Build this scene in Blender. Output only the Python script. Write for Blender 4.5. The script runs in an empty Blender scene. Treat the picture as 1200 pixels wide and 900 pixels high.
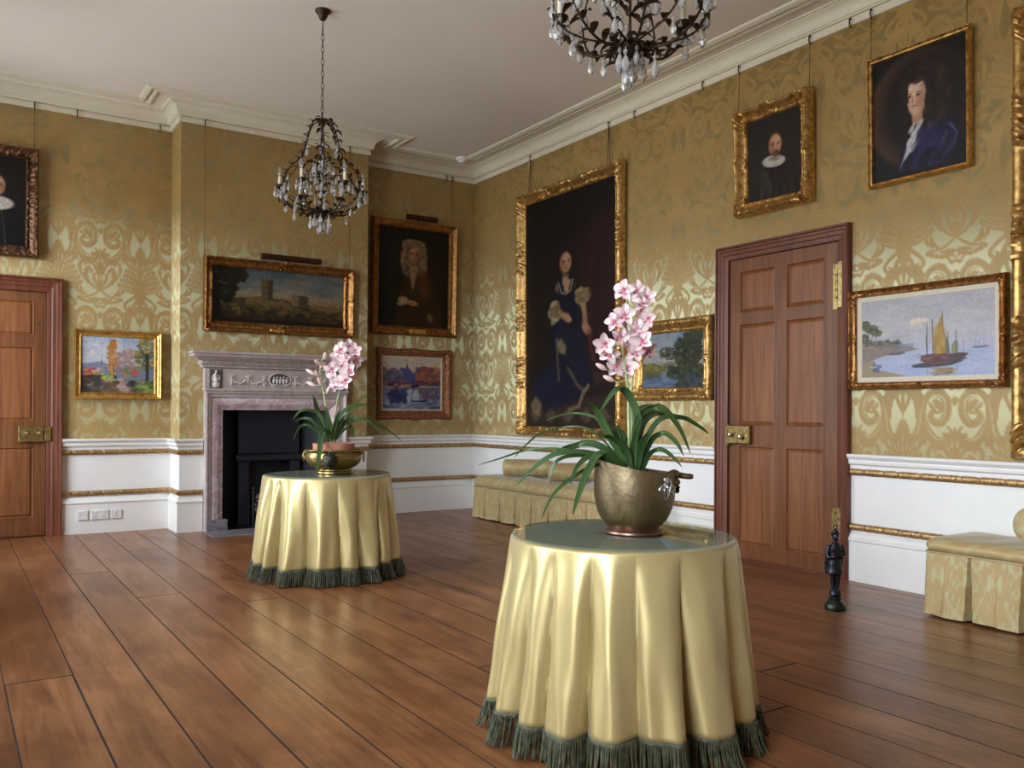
import bpy, math, random
import numpy as np
from mathutils import Vector, Matrix, Quaternion

PI = math.pi
random.seed(11)
rng = np.random.default_rng(11)
COL = bpy.context.scene.collection
ORG = {}


# ------------------------------------------------------------------ mesh helpers
class MB:
    """collects shapes (world coordinates, through an optional matrix) and links them as one mesh object"""
    def __init__(s, M=None):
        s.v, s.f, s.m, s.n, s.M = [], [], [], 0, M

    def add(s, verts, faces, mi=0):
        if s.M is not None:
            A = np.asarray(verts, float).reshape(-1, 3)
            R = np.array(s.M)
            verts = A @ R[:3, :3].T + R[:3, 3]
        s.v.extend([(float(p[0]), float(p[1]), float(p[2])) for p in verts])
        n = s.n
        s.f.extend([tuple(i + n for i in q) for q in faces])
        s.m.extend([mi] * len(faces))
        s.n += len(verts)

    def box(s, x0, y0, z0, x1, y1, z1, mi=0, bev=0.0):
        x0, x1 = min(x0, x1), max(x0, x1)
        y0, y1 = min(y0, y1), max(y0, y1)
        z0, z1 = min(z0, z1), max(z0, z1)
        if bev <= 0:
            s.add([(x0, y0, z0), (x1, y0, z0), (x1, y1, z0), (x0, y1, z0), (x0, y0, z1), (x1, y0, z1), (x1, y1, z1), (x0, y1, z1)],
                  [(3, 2, 1, 0), (4, 5, 6, 7), (0, 1, 5, 4), (1, 2, 6, 5), (2, 3, 7, 6), (3, 0, 4, 7)], mi)
            return
        b = min(bev, (x1 - x0) / 2.01, (y1 - y0) / 2.01, (z1 - z0) / 2.01)
        rings = []
        for z, d in ((z0, b), (z0 + b, 0), (z1 - b, 0), (z1, b)):
            X0, X1, Y0, Y1 = x0 + d, x1 - d, y0 + d, y1 - d
            c = b * (0.0001 if d else 1.0)
            rings.append([(X0 + c, Y0, z), (X1 - c, Y0, z), (X1, Y0 + c, z), (X1, Y1 - c, z), (X1 - c, Y1, z), (X0 + c, Y1, z), (X0, Y1 - c, z), (X0, Y0 + c, z)])
        vs = [p for r in rings for p in r]
        fs = [tuple(range(7, -1, -1)), tuple(range(24, 32))]
        for k in range(3):
            for i in range(8):
                j = (i + 1) % 8
                fs.append((k * 8 + i, k * 8 + j, k * 8 + 8 + j, k * 8 + 8 + i))
        s.add(vs, fs, mi)

    def tube(s, pts, r, n=8, mi=0, closed=False, cap=True, flat=1.0):
        P = [Vector(p) for p in pts]
        m = len(P)
        rr = list(r) if hasattr(r, '__len__') else [r] * m
        T = []
        for i in range(m):
            if closed:
                t = P[(i + 1) % m] - P[i - 1]
            else:
                t = P[min(i + 1, m - 1)] - P[max(i - 1, 0)]
            T.append(t.normalized() if t.length > 1e-9 else Vector((0, 0, 1)))
        a = Vector((0, 0, 1)) if abs(T[0].z) < .9 else Vector((1, 0, 0))
        N = (a - T[0] * a.dot(T[0])).normalized()
        vs, fs = [], []
        for i in range(m):
            if i:
                N = N - T[i] * N.dot(T[i])
                N = N.normalized() if N.length > 1e-6 else T[i].orthogonal().normalized()
            B = T[i].cross(N)
            for k in range(n):
                w = 2 * PI * k / n
                vs.append(P[i] + N * (math.cos(w) * rr[i]) + B * (math.sin(w) * rr[i] * flat))
        L = m if closed else m - 1
        for i in range(L):
            j = (i + 1) % m
            for k in range(n):
                l = (k + 1) % n
                fs.append((i * n + k, i * n + l, j * n + l, j * n + k))
        if cap and not closed:
            fs.append(tuple(range(n - 1, -1, -1)))
            fs.append(tuple(range((m - 1) * n, m * n)))
        s.add(vs, fs, mi)

    def lathe(s, prof, n=32, c=(0, 0, 0), mi=0, mod=None):
        vs, fs = [], []
        m = len(prof)
        for j, (r, z) in enumerate(prof):
            for i in range(n):
                a = 2 * PI * i / n
                q = r if mod is None else r * mod(a, j, z)
                vs.append((c[0] + q * math.cos(a), c[1] + q * math.sin(a), c[2] + z))
        for j in range(m - 1):
            for i in range(n):
                k = (i + 1) % n
                fs.append((j * n + i, j * n + k, (j + 1) * n + k, (j + 1) * n + i))
        if prof[0][0] > 1e-4:
            fs.append(tuple(range(n - 1, -1, -1)))
        if prof[-1][0] > 1e-4:
            fs.append(tuple(range((m - 1) * n, m * n)))
        s.add(vs, fs, mi)

    def ell(s, c, r, nu=12, nv=8, mi=0):
        r = r if hasattr(r, '__len__') else (r, r, r)
        vs = [(c[0], c[1], c[2] - r[2])]
        for j in range(1, nv):
            b = -PI / 2 + PI * j / nv
            for i in range(nu):
                a = 2 * PI * i / nu
                vs.append((c[0] + r[0] * math.cos(b) * math.cos(a), c[1] + r[1] * math.cos(b) * math.sin(a), c[2] + r[2] * math.sin(b)))
        vs.append((c[0], c[1], c[2] + r[2]))
        fs = []
        for i in range(nu):
            fs.append((0, 1 + (i + 1) % nu, 1 + i))
            o = 1 + (nv - 2) * nu
            fs.append((o + i, o + (i + 1) % nu, len(vs) - 1))
        for j in range(nv - 2):
            for i in range(nu):
                k = (i + 1) % nu
                fs.append((1 + j * nu + i, 1 + j * nu + k, 1 + (j + 1) * nu + k, 1 + (j + 1) * nu + i))
        s.add(vs, fs, mi)

    def grid(s, A, mi=0, closeu=False, flip=False):
        """A: array [nv][nu][3]"""
        A = np.asarray(A, float)
        nv, nu = A.shape[:2]
        fs = []
        for j in range(nv - 1):
            for i in range(nu if closeu else nu - 1):
                k = (i + 1) % nu
                q = (j * nu + i, j * nu + k, (j + 1) * nu + k, (j + 1) * nu + i)
                fs.append(q[::-1] if flip else q)
        s.add(A.reshape(-1, 3), fs, mi)

    def prism(s, poly, c0, c1, mi=0):
        """poly: (a,b) outline counter-clockwise, extruded along third axis from c0 to c1"""
        n = len(poly)
        vs = [(p[0], p[1], c0) for p in poly] + [(p[0], p[1], c1) for p in poly]
        fs = [tuple(range(n - 1, -1, -1)), tuple(range(n, 2 * n))]
        for i in range(n):
            j = (i + 1) % n
            fs.append((i, j, n + j, n + i))
        s.add(vs, fs, mi)

    def build(s, name, mats, parent=None, origin=None, smooth=35):
        if parent is not None:
            o0 = ORG[parent.name]
        else:
            o0 = Vector(origin) if origin is not None else Vector((0, 0, 0))
        V = np.asarray(s.v, float) - np.array(o0)
        me = bpy.data.meshes.new(name)
        me.from_pydata(V.tolist(), [], s.f)
        mats = mats if isinstance(mats, (list, tuple)) else [mats]
        for m in mats:
            me.materials.append(m)
        if len(mats) > 1:
            me.polygons.foreach_set('material_index', s.m)
        if smooth:
            me.polygons.foreach_set('use_smooth', [True] * len(s.f))
            me.update()
            me.set_sharp_from_angle(angle=math.radians(smooth))
        me.update()
        o = bpy.data.objects.new(name, me)
        COL.objects.link(o)
        if parent is not None:
            o.parent = parent
        else:
            o.location = o0
        ORG[o.name] = o0
        return o


def tag(o, label=None, cat=None, group=None, kind=None):
    if label: o['label'] = label
    if cat: o['category'] = cat
    if group: o['group'] = group
    if kind: o['kind'] = kind
    return o


def thing(name, label, cat, loc, group=None):
    o = bpy.data.objects.new(name, None)
    COL.objects.link(o)
    o.location = loc
    o.empty_display_size = .1
    ORG[o.name] = Vector(loc)
    return tag(o, label, cat, group)


def structure(name, loc=None):
    o = bpy.data.objects.new(name, None)
    COL.objects.link(o)
    if loc: o.location = loc
    ORG[o.name] = Vector(loc or (0, 0, 0))
    o['kind'] = 'structure'
    return o


def put(name, src, parent, M):
    """another copy of a mesh object's data, placed by matrix M (in the parent's space)"""
    o = src.copy()
    o.name = name
    COL.objects.link(o)
    o.parent = parent
    o.matrix_local = M
    ORG[o.name] = Vector((0, 0, 0))
    return o


def dup(root, loc, label, rz=0):
    r = root.copy()
    COL.objects.link(r)
    r.location = loc
    r.rotation_euler = (0, 0, rz)
    r['label'] = label
    for ch in list(root.children):
        c = ch.copy()
        COL.objects.link(c)
        c.parent = r
        for g in ch.children:
            d = g.copy()
            COL.objects.link(d)
            d.parent = c
    return r


def catmull(pts, n=8):
    P = [np.array(p, float) for p in pts]
    out = []
    for i in range(len(P) - 1):
        p0, p1, p2, p3 = P[max(i - 1, 0)], P[i], P[i + 1], P[min(i + 2, len(P) - 1)]
        for k in range(n):
            t = k / n
            out.append(.5 * ((2 * p1) + (-p0 + p2) * t + (2 * p0 - 5 * p1 + 4 * p2 - p3) * t * t + (-p0 + 3 * p1 - 3 * p2 + p3) * t ** 3))
    out.append(P[-1])
    return out


def sweep(mb, path, prof, closed=False, mi=0, sub=None, mod=None):
    """moulding: profile (offset to the left of the path, z) along a plan polyline with mitred corners"""
    P = [np.array(p, float) for p in path]
    n = len(P)
    segs = [(i, (i + 1) % n) for i in range(n if closed else n - 1)]
    nrm = []
    for a, b in segs:
        d = P[b] - P[a]
        d /= np.linalg.norm(d)
        nrm.append(np.array((-d[1], d[0])))
    mit = []
    for i in range(n):
        if closed or 0 < i < n - 1:
            n0, n1 = nrm[i - 1], nrm[i % len(nrm)]
            m = n0 + n1
            m = m / max(1e-6, m.dot(n1))
        else:
            m = nrm[0] if i == 0 else nrm[-1]
        mit.append(m)
    D = 0.0
    for si, (a, b) in enumerate(segs):
        L = np.linalg.norm(P[b] - P[a])
        k = 1 if not sub else max(1, int(L / sub))
        rows = []
        for j in range(k + 1):
            t = j / k
            base = P[a] * (1 - t) + P[b] * t
            m = mit[a] * (1 - t) + mit[b] * t
            q = 0 if mod is None else mod(D + L * t)
            rows.append([(base[0] + m[0] * (o + (q if 0 < ii < len(prof) - 1 else 0)), base[1] + m[1] * (o + (q if 0 < ii < len(prof) - 1 else 0)), z) for ii, (o, z) in enumerate(prof)])
        D += L
        mb.grid(rows, mi)
        if not closed:
            if si == 0:
                mb.add(rows[0], [tuple(range(len(prof)))], mi)
            if si == len(segs) - 1:
                mb.add(rows[-1], [tuple(range(len(prof) - 1, -1, -1))], mi)


# ------------------------------------------------------------------ materials
def lin(c):
    """sRGB 0-255 to linear"""
    return tuple(((x / 255) / 12.92 if x / 255 <= .04045 else ((x / 255 + .055) / 1.055) ** 2.4) for x in c[:3])


class NT:
    def __init__(s, name):
        s.m = bpy.data.materials.new(name)
        s.m.use_nodes = True
        s.t = s.m.node_tree
        s.t.nodes.clear()
        s.out = s.t.nodes.new('ShaderNodeOutputMaterial')
        s.b = s.t.nodes.new('ShaderNodeBsdfPrincipled')
        s.t.links.new(s.b.outputs[0], s.out.inputs[0])
        s.tc = s.t.nodes.new('ShaderNodeTexCoord')

    def n(s, typ, **kw):
        o = s.t.nodes.new('ShaderNode' + typ)
        for k, v in kw.items():
            setattr(o, k, v)
        return o

    def l(s, a, b):
        s.t.links.new(a, b)

    def setv(s, sock, v):
        if hasattr(v, 'is_output') or hasattr(v, 'links'):
            s.l(v, sock)
        else:
            sock.default_value = v

    def math(s, op, a, b=0.0, clamp=False):
        o = s.n('Math', operation=op, use_clamp=clamp)
        s.setv(o.inputs[0], a)
        s.setv(o.inputs[1], b)
        return o.outputs[0]

    def coords(s, scale=(1, 1, 1), rot=(0, 0, 0), src='Object'):
        mp = s.n('Mapping')
        mp.inputs['Scale'].default_value = scale
        mp.inputs['Rotation'].default_value = rot
        s.l(s.tc.outputs[src], mp.inputs[0])
        return mp.outputs[0]

    def noise(s, vec, scale, detail=3, rough=.55, dist=0):
        o = s.n('TexNoise')
        o.inputs['Scale'].default_value = scale
        o.inputs['Detail'].default_value = detail
        o.inputs['Roughness'].default_value = rough
        o.inputs['Distortion'].default_value = dist
        s.l(vec, o.inputs['Vector'])
        return o.outputs[0]

    def ramp(s, fac, stops, interp='LINEAR'):
        o = s.n('ValToRGB')
        o.color_ramp.interpolation = interp
        e = o.color_ramp.elements
        while len(e) < len(stops):
            e.new(.5)
        for i, (p, c) in enumerate(stops):
            e[i].position = p
            e[i].color = tuple(c) + ((1,) if len(c) == 3 else ())
        s.l(fac, o.inputs[0])
        return o.outputs[0]

    def mix(s, fac, a, b, mode='MIX'):
        o = s.n('Mix', data_type='RGBA', blend_type=mode)
        s.setv(o.inputs[0], fac)
        s.setv(o.inputs[6], a if not isinstance(a, tuple) else tuple(a[:3]) + (1,))
        s.setv(o.inputs[7], b if not isinstance(b, tuple) else tuple(b[:3]) + (1,))
        return o.outputs[2]

    def bump(s, h, strength=.2, dist=.01):
        o = s.n('Bump')
        o.inputs['Strength'].default_value = strength
        o.inputs['Distance'].default_value = dist
        s.l(h, o.inputs['Height'])
        s.l(o.outputs[0], s.b.inputs['Normal'])

    def set(s, **kw):
        for k, v in kw.items():
            s.setv(s.b.inputs[k.replace('_', ' ')], v)
        return s.m


def simple(name, c, rough=.5, metal=0.0, var=.15, scale=12, c2=None, bump=0.0, bscale=60, spec=.5, stretch=(1, 1, 1), bdist=.004, **kw):
    """principled surface whose colour wanders between two tones by noise"""
    t = NT(name)
    a = lin(c)
    b = lin(c2) if c2 else tuple(x * (1 - var) for x in a)
    v = t.coords(stretch)
    f = t.noise(v, scale)
    t.set(Base_Color=t.ramp(f, [(.35, a), (.65, b)]), Roughness=rough, Metallic=metal)
    t.b.inputs['Specular IOR Level'].default_value = spec
    if bump:
        t.bump(t.noise(v, bscale, 2), bump, bdist)
    for k, v in kw.items():
        t.b.inputs[k.replace('_', ' ')].default_value = v
    return t.m


# ------------------------------------------------------------------ painted artwork (drawn in numpy, kept as mesh colour on the canvas)
class Art:
    def __init__(s, w, h, bg=(20, 18, 16)):
        s.w, s.h, s.ax, s.gain = w, h, w / h, .62
        s.im = np.ones((h, w, 3)) * np.array(bg, float)
        s.X, s.Y = np.meshgrid((np.arange(w) + .5) / h, (np.arange(h) + .5) / h)

    def put(s, m, c, op=1.0):
        m = (np.clip(m, 0, 1) * op)[..., None]
        s.im = s.im * (1 - m) + np.array(c, float) * m

    def grad(s, stops, x=False):
        t = s.X / s.ax if x else s.Y
        ps = [p for p, c in stops]
        for k in range(3):
            s.im[..., k] = np.interp(t, ps, [c[k] for p, c in stops])

    def ell(s, cx, cy, rx, ry, c, soft=.25, rot=0, op=1.0):
        dx, dy = s.X - cx * s.ax, s.Y - cy
        ca, sa = math.cos(math.radians(rot)), math.sin(math.radians(rot))
        u, v = (dx * ca + dy * sa) / rx, (-dx * sa + dy * ca) / ry
        d = np.sqrt(u * u + v * v)
        s.put((1 - d) / soft + .5, c, op)

    def dist(s, pts, closed):
        P = [(x * s.ax, y) for x, y in pts]
        d = np.full(s.X.shape, 9.0)
        n = len(P)
        for i in range(n if closed else n - 1):
            (x0, y0), (x1, y1) = P[i], P[(i + 1) % n]
            ex, ey = x1 - x0, y1 - y0
            t = np.clip(((s.X - x0) * ex + (s.Y - y0) * ey) / max(1e-9, ex * ex + ey * ey), 0, 1)
            d = np.minimum(d, np.hypot(s.X - x0 - t * ex, s.Y - y0 - t * ey))
        return d

    def poly(s, pts, c, soft=.008, op=1.0, rag=0.0):
        P = [(x * s.ax, y) for x, y in pts]
        ins = np.zeros(s.X.shape, bool)
        n = len(P)
        for i in range(n):
            (x0, y0), (x1, y1) = P[i], P[(i + 1) % n]
            c1 = (y0 > s.Y) != (y1 > s.Y)
            with np.errstate(divide='ignore', invalid='ignore'):
                xx = (x1 - x0) * (s.Y - y0) / (y1 - y0 + 1e-12) + x0
            ins ^= c1 & (s.X < xx)
        d = s.dist(pts, True)
        d = np.where(ins, d, -d)
        if rag:
            d = d + (s.nz(30) - .5) * rag
        s.put(d / soft + .5, c, op)

    def line(s, pts, wd, c, op=1.0, soft=.004):
        s.put((wd / 2 - s.dist(pts, False)) / soft + .5, c, op)

    def nz(s, sc):
        """smooth value noise, cells per height"""
        gw, gh = int(s.ax * sc) + 3, int(sc) + 3
        g = rng.random((gh, gw))
        x, y = s.X * sc, s.Y * sc
        xi, yi = x.astype(int), y.astype(int)
        fx, fy = x - xi, y - yi
        fx, fy = fx * fx * (3 - 2 * fx), fy * fy * (3 - 2 * fy)
        return (g[yi, xi] * (1 - fx) + g[yi, xi + 1] * fx) * (1 - fy) + (g[yi + 1, xi] * (1 - fx) + g[yi + 1, xi + 1] * fx) * fy

    def dabs(s, n, box, cols, size, op=.7, flat=1.8, rot=(-40, 40)):
        """brush marks inside a box or an ellipse given as ('e', cx, cy, rx, ry)"""
        for _ in range(n):
            if box[0] == 'e':
                a, r = random.uniform(0, 2 * PI), math.sqrt(random.random())
                x, y = box[1] + box[3] * r * math.cos(a), box[2] + box[4] * r * math.sin(a)
            else:
                x, y = random.uniform(box[0], box[2]), random.uniform(box[1], box[3])
            z = size * random.uniform(.6, 1.4)
            px, py, R = x * s.h * s.ax, y * s.h, z * flat * s.h * 1.6 + 2
            x0, x1, y0, y1 = int(max(0, px - R)), int(min(s.w, px + R)), int(max(0, py - R)), int(min(s.h, py + R))
            if x1 <= x0 or y1 <= y0:
                continue
            dx, dy = s.X[y0:y1, x0:x1] - x * s.ax, s.Y[y0:y1, x0:x1] - y
            a = math.radians(random.uniform(*rot))
            u, v = (dx * math.cos(a) + dy * math.sin(a)) / (z * flat), (-dx * math.sin(a) + dy * math.cos(a)) / z
            m = (np.clip((1 - np.sqrt(u * u + v * v)) / .5 + .3, 0, 1) * op)[..., None]
            c = np.array(random.choice(cols), float)
            s.im[y0:y1, x0:x1] = s.im[y0:y1, x0:x1] * (1 - m) + c * m

    def grain(s, amp=6, sc=40):
        s.im = s.im * (1 + (s.nz(sc) - .5)[..., None] * amp / 50)

    def colors(s):
        c = np.clip(s.im, 0, 255) / 255
        c = np.where(c <= .04045, c / 12.92, ((c + .055) / 1.055) ** 2.4)
        c = c * s.gain
        return np.concatenate([c, np.ones(c.shape[:2] + (1,))], 2)


def face(A, cx, cy, h, turn=0.0, skin=(196, 150, 118), shade=(120, 78, 54), lips=(150, 70, 60), brow=(70, 45, 32), wr=.36):
    """an oil-portrait face, h = face height; turn shifts the features sideways"""
    w = h * wr
    t = turn * w / A.ax
    A.ell(cx, cy, w, h * .5, skin, .3)
    A.ell(cx - (.55 if turn >= 0 else -.55) * w / A.ax, cy + .06 * h, w * .5, h * .42, shade, 1.0, 0, .45)
    A.ell(cx + t * .6, cy - .24 * h, w * .6, h * .17, tuple(min(255, x + 22) for x in skin), .9, 0, .6)
    for sx in (-1, 1):
        ex = cx + t + sx * w * .42 / A.ax
        A.ell(ex, cy - .04 * h, w * .22, h * .045, shade, .7, 0, .7)
        A.ell(ex, cy - .035 * h, w * .12, h * .026, (30, 22, 18), .6, 0, .9)
        A.line([(ex - w * .22 / A.ax, cy - .1 * h), (ex, cy - .125 * h), (ex + w * .2 / A.ax, cy - .1 * h)], h * .025, brow, .75)
        A.ell(cx + t * .8 + sx * w * .45 / A.ax, cy + .14 * h, w * .3, h * .1, (205, 125, 100), 1.2, 0, .3)
    A.line([(cx + t * 1.1, cy - .06 * h), (cx + t * 1.35, cy + .12 * h)], h * .05, tuple(min(255, x + 14) for x in skin), .7, h * .04)
    A.line([(cx + t * 1.5, cy - .02 * h), (cx + t * 1.6, cy + .13 * h), (cx + t, cy + .15 * h)], h * .022, shade, .7, h * .02)
    A.line([(cx + t - w * .22 / A.ax, cy + .25 * h), (cx + t, cy + .24 * h), (cx + t + w * .22 / A.ax, cy + .25 * h)], h * .04, lips, .85, h * .02)
    A.line([(cx + t - w * .12 / A.ax, cy + .31 * h), (cx + t + w * .12 / A.ax, cy + .31 * h)], h * .02, shade, .5, h * .02)


def art_collar_portrait():
    A = Art(120, 150, (24, 20, 22))
    A.ell(.62, .45, .5, .6, (40, 34, 34), 1.2, 0, .6)
    A.ell(.60, .28, .075, .12, (52, 36, 28), .5)
    face(A, .62, .33, .21, -.1, (205, 165, 138))
    A.poly([(.3, .62), (.5, .5), (.75, .5), (.95, .64), (1, 1), (.2, 1)], (20, 18, 24), .03)
    A.ell(.62, .53, .17, .075, (222, 214, 200), .3)
    A.dabs(60, ('e', .62, .53, .13, .07), [(238, 232, 220), (190, 182, 170)], .012, .7)
    A.line([(.55, .62), (.5, .82), (.48, 1)], .02, (120, 112, 104), .6)
    A.line([(.66, .62), (.7, .82), (.72, 1)], .012, (120, 112, 104), .5)
    A.grain(8)
    return A


def art_autumn_lane():
    A = Art(176, 136)
    A.grad([(0, (168, 186, 214)), (.35, (198, 206, 222)), (.55, (204, 204, 210)), (.6, (150, 150, 150)), (1, (120, 104, 86))])
    A.dabs(90, (0, 0, .6, .4), [(216, 216, 226), (180, 196, 224), (226, 214, 214)], .03, .5)
    A.poly([(0, .5), (.12, .47), (.25, .45), (.45, .52), (.6, .5), (1, .52), (1, .75), (0, .75)], (128, 136, 168), .03)
    A.poly([(.26, .5), (.27, .42), (.275, .37), (.285, .42), (.295, .5)], (120, 124, 160), .012)
    A.dabs(60, (0, .5, .4, .64), [(128, 140, 170), (150, 150, 164), (110, 128, 140)], .022, .6)
    A.poly([(.02, .66), (.1, .57), (.2, .62), (.26, .72), (.1, .76)], (190, 96, 72), .02)
    A.dabs(30, (.02, .57, .24, .72), [(214, 120, 90), (226, 200, 190), (150, 70, 70)], .02, .7)
    A.dabs(70, (.16, .66, .44, .8), [(140, 164, 70), (176, 190, 90), (110, 140, 70)], .022, .7)
    A.dabs(60, (0, .7, .26, 1), [(70, 66, 70), (110, 60, 54), (80, 84, 60), (60, 50, 56)], .035, .7)
    A.poly([(.5, .74), (.56, .74), (.66, 1), (.28, 1)], (196, 168, 154), .02)
    A.dabs(50, (.35, .8, .62, 1), [(206, 176, 160), (150, 120, 130), (180, 150, 150)], .03, .6, 2.6, (-10, 10))
    A.dabs(40, (.3, .8, .5, .98), [(120, 84, 70), (110, 110, 66), (90, 70, 80)], .03, .6)
    for y, w in ((.12, .03), (.2, .055), (.3, .07), (.4, .075), (.5, .06), (.6, .045)):
        A.dabs(26, ('e', .42, y, w, .07), [(200, 140, 84), (180, 116, 66), (214, 164, 110), (170, 130, 90)], .022, .75)
    A.line([(.43, .5), (.44, .72)], .018, (120, 84, 60))
    A.dabs(120, ('e', .62, .42, .13, .22), [(190, 150, 150), (150, 120, 140), (204, 168, 150), (160, 150, 130)], .024, .6)
    A.dabs(70, ('e', .66, .62, .13, .09), [(120, 140, 100), (150, 150, 120), (176, 130, 110), (110, 120, 120)], .024, .7)
    A.poly([(.68, .62), (.73, .54), (.78, .62), (.78, .68), (.68, .68)], (190, 100, 84), .015)
    A.dabs(230, ('e', .88, .3, .14, .3), [(90, 110, 74), (120, 130, 80), (150, 140, 90), (70, 84, 80), (180, 150, 90)], .022, .7)
    A.dabs(50, (.8, .02, 1, .22), [(190, 160, 100), (120, 120, 80), (200, 190, 180)], .022, .7)
    A.line([(.9, .3), (.905, .5), (.9, .82)], .06, (54, 60, 66), .95)
    A.line([(.9, .45), (.84, .25), (.8, .15)], .016, (60, 60, 60), .8)
    A.line([(.9, .4), (.97, .2)], .016, (60, 60, 60), .8)
    A.dabs(60, (.7, .8, 1, .98), [(130, 160, 70), (90, 120, 60), (160, 180, 90), (80, 90, 70)], .03, .7, 2.4, (-10, 10))
    A.dabs(12, (.62, .8, .76, .88), [(60, 64, 70)], .025, .7)
    A.ell(.46, .72, .025, .035, (70, 76, 96), .4)
    A.grain(8, 60)
    return A


def art_castle_view():
    A = Art(280, 112)
    A.grad([(0, (66, 78, 84)), (.25, (88, 98, 98)), (.45, (128, 118, 98)), (.6, (128, 104, 76)), (.68, (70, 56, 36)), (1, (32, 26, 18))])
    A.dabs(70, (.2, .03, 1, .4), [(110, 112, 108), (74, 86, 92), (140, 124, 104), (90, 96, 98)], .05, .3, 3.5, (-8, 8))
    A.ell(.62, .2, .26, .09, (132, 116, 102), 1.2, 0, .4)
    A.poly([(.1, .56), (.2, .54), (.36, .5), (.55, .54), (.62, .6), (.8, .6), (1, .64), (1, .8), (.1, .8)], (64, 54, 32), .02)
    A.poly([(.355, .58), (.352, .2), (.356, .14), (.366, .14), (.368, .19), (.384, .19), (.386, .15), (.394, .15), (.396, .19), (.424, .19), (.426, .13), (.438, .13), (.44, .2), (.438, .58)], (92, 76, 52), .01)
    A.poly([(.405, .19), (.44, .18), (.438, .56), (.405, .56)], (62, 52, 38), .015)
    for y in (.3, .4):
        A.line([(.375, y), (.375, y + .05)], .02, (48, 40, 30), .8)
        A.line([(.4, y), (.4, y + .05)], .02, (48, 40, 30), .8)
    A.poly([(.24, .58), (.25, .52), (.35, .5), (.36, .56), (.5, .56), (.5, .5), (.52, .5), (.53, .58), (.57, .6), (.57, .66), (.24, .66)], (98, 82, 54), .012)
    A.poly([(.58, .64), (.585, .42), (.6, .4), (.62, .43), (.66, .43), (.68, .41), (.7, .44), (.715, .44), (.712, .64)], (108, 92, 66), .01)
    A.poly([(.64, .43), (.715, .44), (.712, .64), (.64, .64)], (70, 58, 42), .012)
    A.poly([(.72, .66), (.73, .6), (.9, .62), (.91, .57), (.925, .57), (.93, .63), (1, .64), (1, .74), (.72, .72)], (112, 88, 56), .012)
    A.dabs(50, (.25, .56, .58, .7), [(110, 92, 58), (70, 60, 36), (90, 74, 44)], .02, .6)
    A.dabs(110, (.1, .68, 1, .84), [(74, 62, 34), (96, 78, 44), (56, 48, 28), (112, 84, 52)], .028, .6, 2.6, (-10, 10))
    for x, y, r in ((.12, .84, .1), (.27, .8, .08), (.43, .82, .09), (.55, .86, .06), (.65, .84, .07), (.76, .8, .06), (.9, .84, .08)):
        A.dabs(16, ('e', x, y, r * .5, r), [(30, 26, 16), (40, 34, 20), (52, 44, 26)], .026, .75)
    A.dabs(20, (.3, .9, .7, .97), [(90, 70, 44), (130, 96, 60), (70, 56, 36)], .014, .7)
    A.dabs(20, (.75, .78, .95, .95), [(110, 76, 48), (90, 66, 40)], .02, .5, 3, (10, 30))
    A.dabs(110, ('e', .06, .3, .11, .34), [(26, 24, 16), (36, 32, 20), (20, 18, 12)], .045, .85)
    A.dabs(50, ('e', .17, .14, .07, .16), [(34, 32, 22), (28, 26, 18)], .035, .75)
    A.poly([(0, .5), (.05, .5), (.07, 1), (0, 1)], (22, 18, 12), .03)
    A.poly([(0, .9), (.3, .93), (.6, .92), (1, .95), (1, 1), (0, 1)], (26, 20, 14), .05)
    A.grain(10, 40)
    return A


def art_wig_portrait():
    A = Art(130, 176, (22, 17, 13))
    A.ell(.5, .4, .5, .45, (34, 26, 19), 1.3, 0, .8)
    A.poly([(.22, 1), (.3, .7), (.38, .48), (.5, .42), (.66, .45), (.8, .6), (.9, .8), (.94, 1)], (50, 34, 19), .04)
    A.dabs(90, (.42, .42, .74, .72), [(78, 52, 26), (60, 40, 20), (44, 30, 17)], .03, .35, 2.6, (50, 120))
    A.ell(.5, .25, .12, .13, (116, 96, 68), .4)
    A.dabs(120, ('e', .42, .3, .1, .16), [(120, 98, 68), (150, 128, 94), (86, 70, 48)], .02, .6, 2, (50, 130))
    A.dabs(120, ('e', .59, .29, .08, .16), [(116, 94, 64), (140, 118, 86), (80, 64, 44)], .02, .6, 2, (50, 130))
    A.dabs(50, ('e', .5, .15, .13, .04), [(140, 118, 86), (110, 90, 62)], .02, .6)
    face(A, .51, .26, .17, -.1, (160, 110, 78), (96, 60, 40))
    A.poly([(.44, .39), (.53, .36), (.57, .39), (.54, .46), (.5, .62), (.46, .56)], (148, 122, 88), .02, .85)
    A.poly([(.55, .4), (.66, .45), (.72, .66), (.62, .72), (.56, .6)], (92, 58, 28), .05, .6)
    A.poly([(.3, .72), (.42, .68), (.56, .73), (.54, .8), (.34, .8)], (26, 20, 16), .03)
    A.ell(.37, .73, .055, .035, (150, 116, 80), .5, 20)
    A.ell(.48, .755, .06, .028, (168, 124, 84), .5, 8)
    for k in range(4):
        A.line([(.44 + .02 * k, .75), (.475 + .022 * k, .785)], .012, (150, 106, 70), .8)
    A.dabs(18, ('e', .34, .75, .05, .04), [(176, 156, 120), (140, 116, 82)], .015, .7)
    A.ell(.74, .9, .03, .045, (130, 104, 74), .6, -20, .7)
    A.grain(12)
    return A


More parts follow.
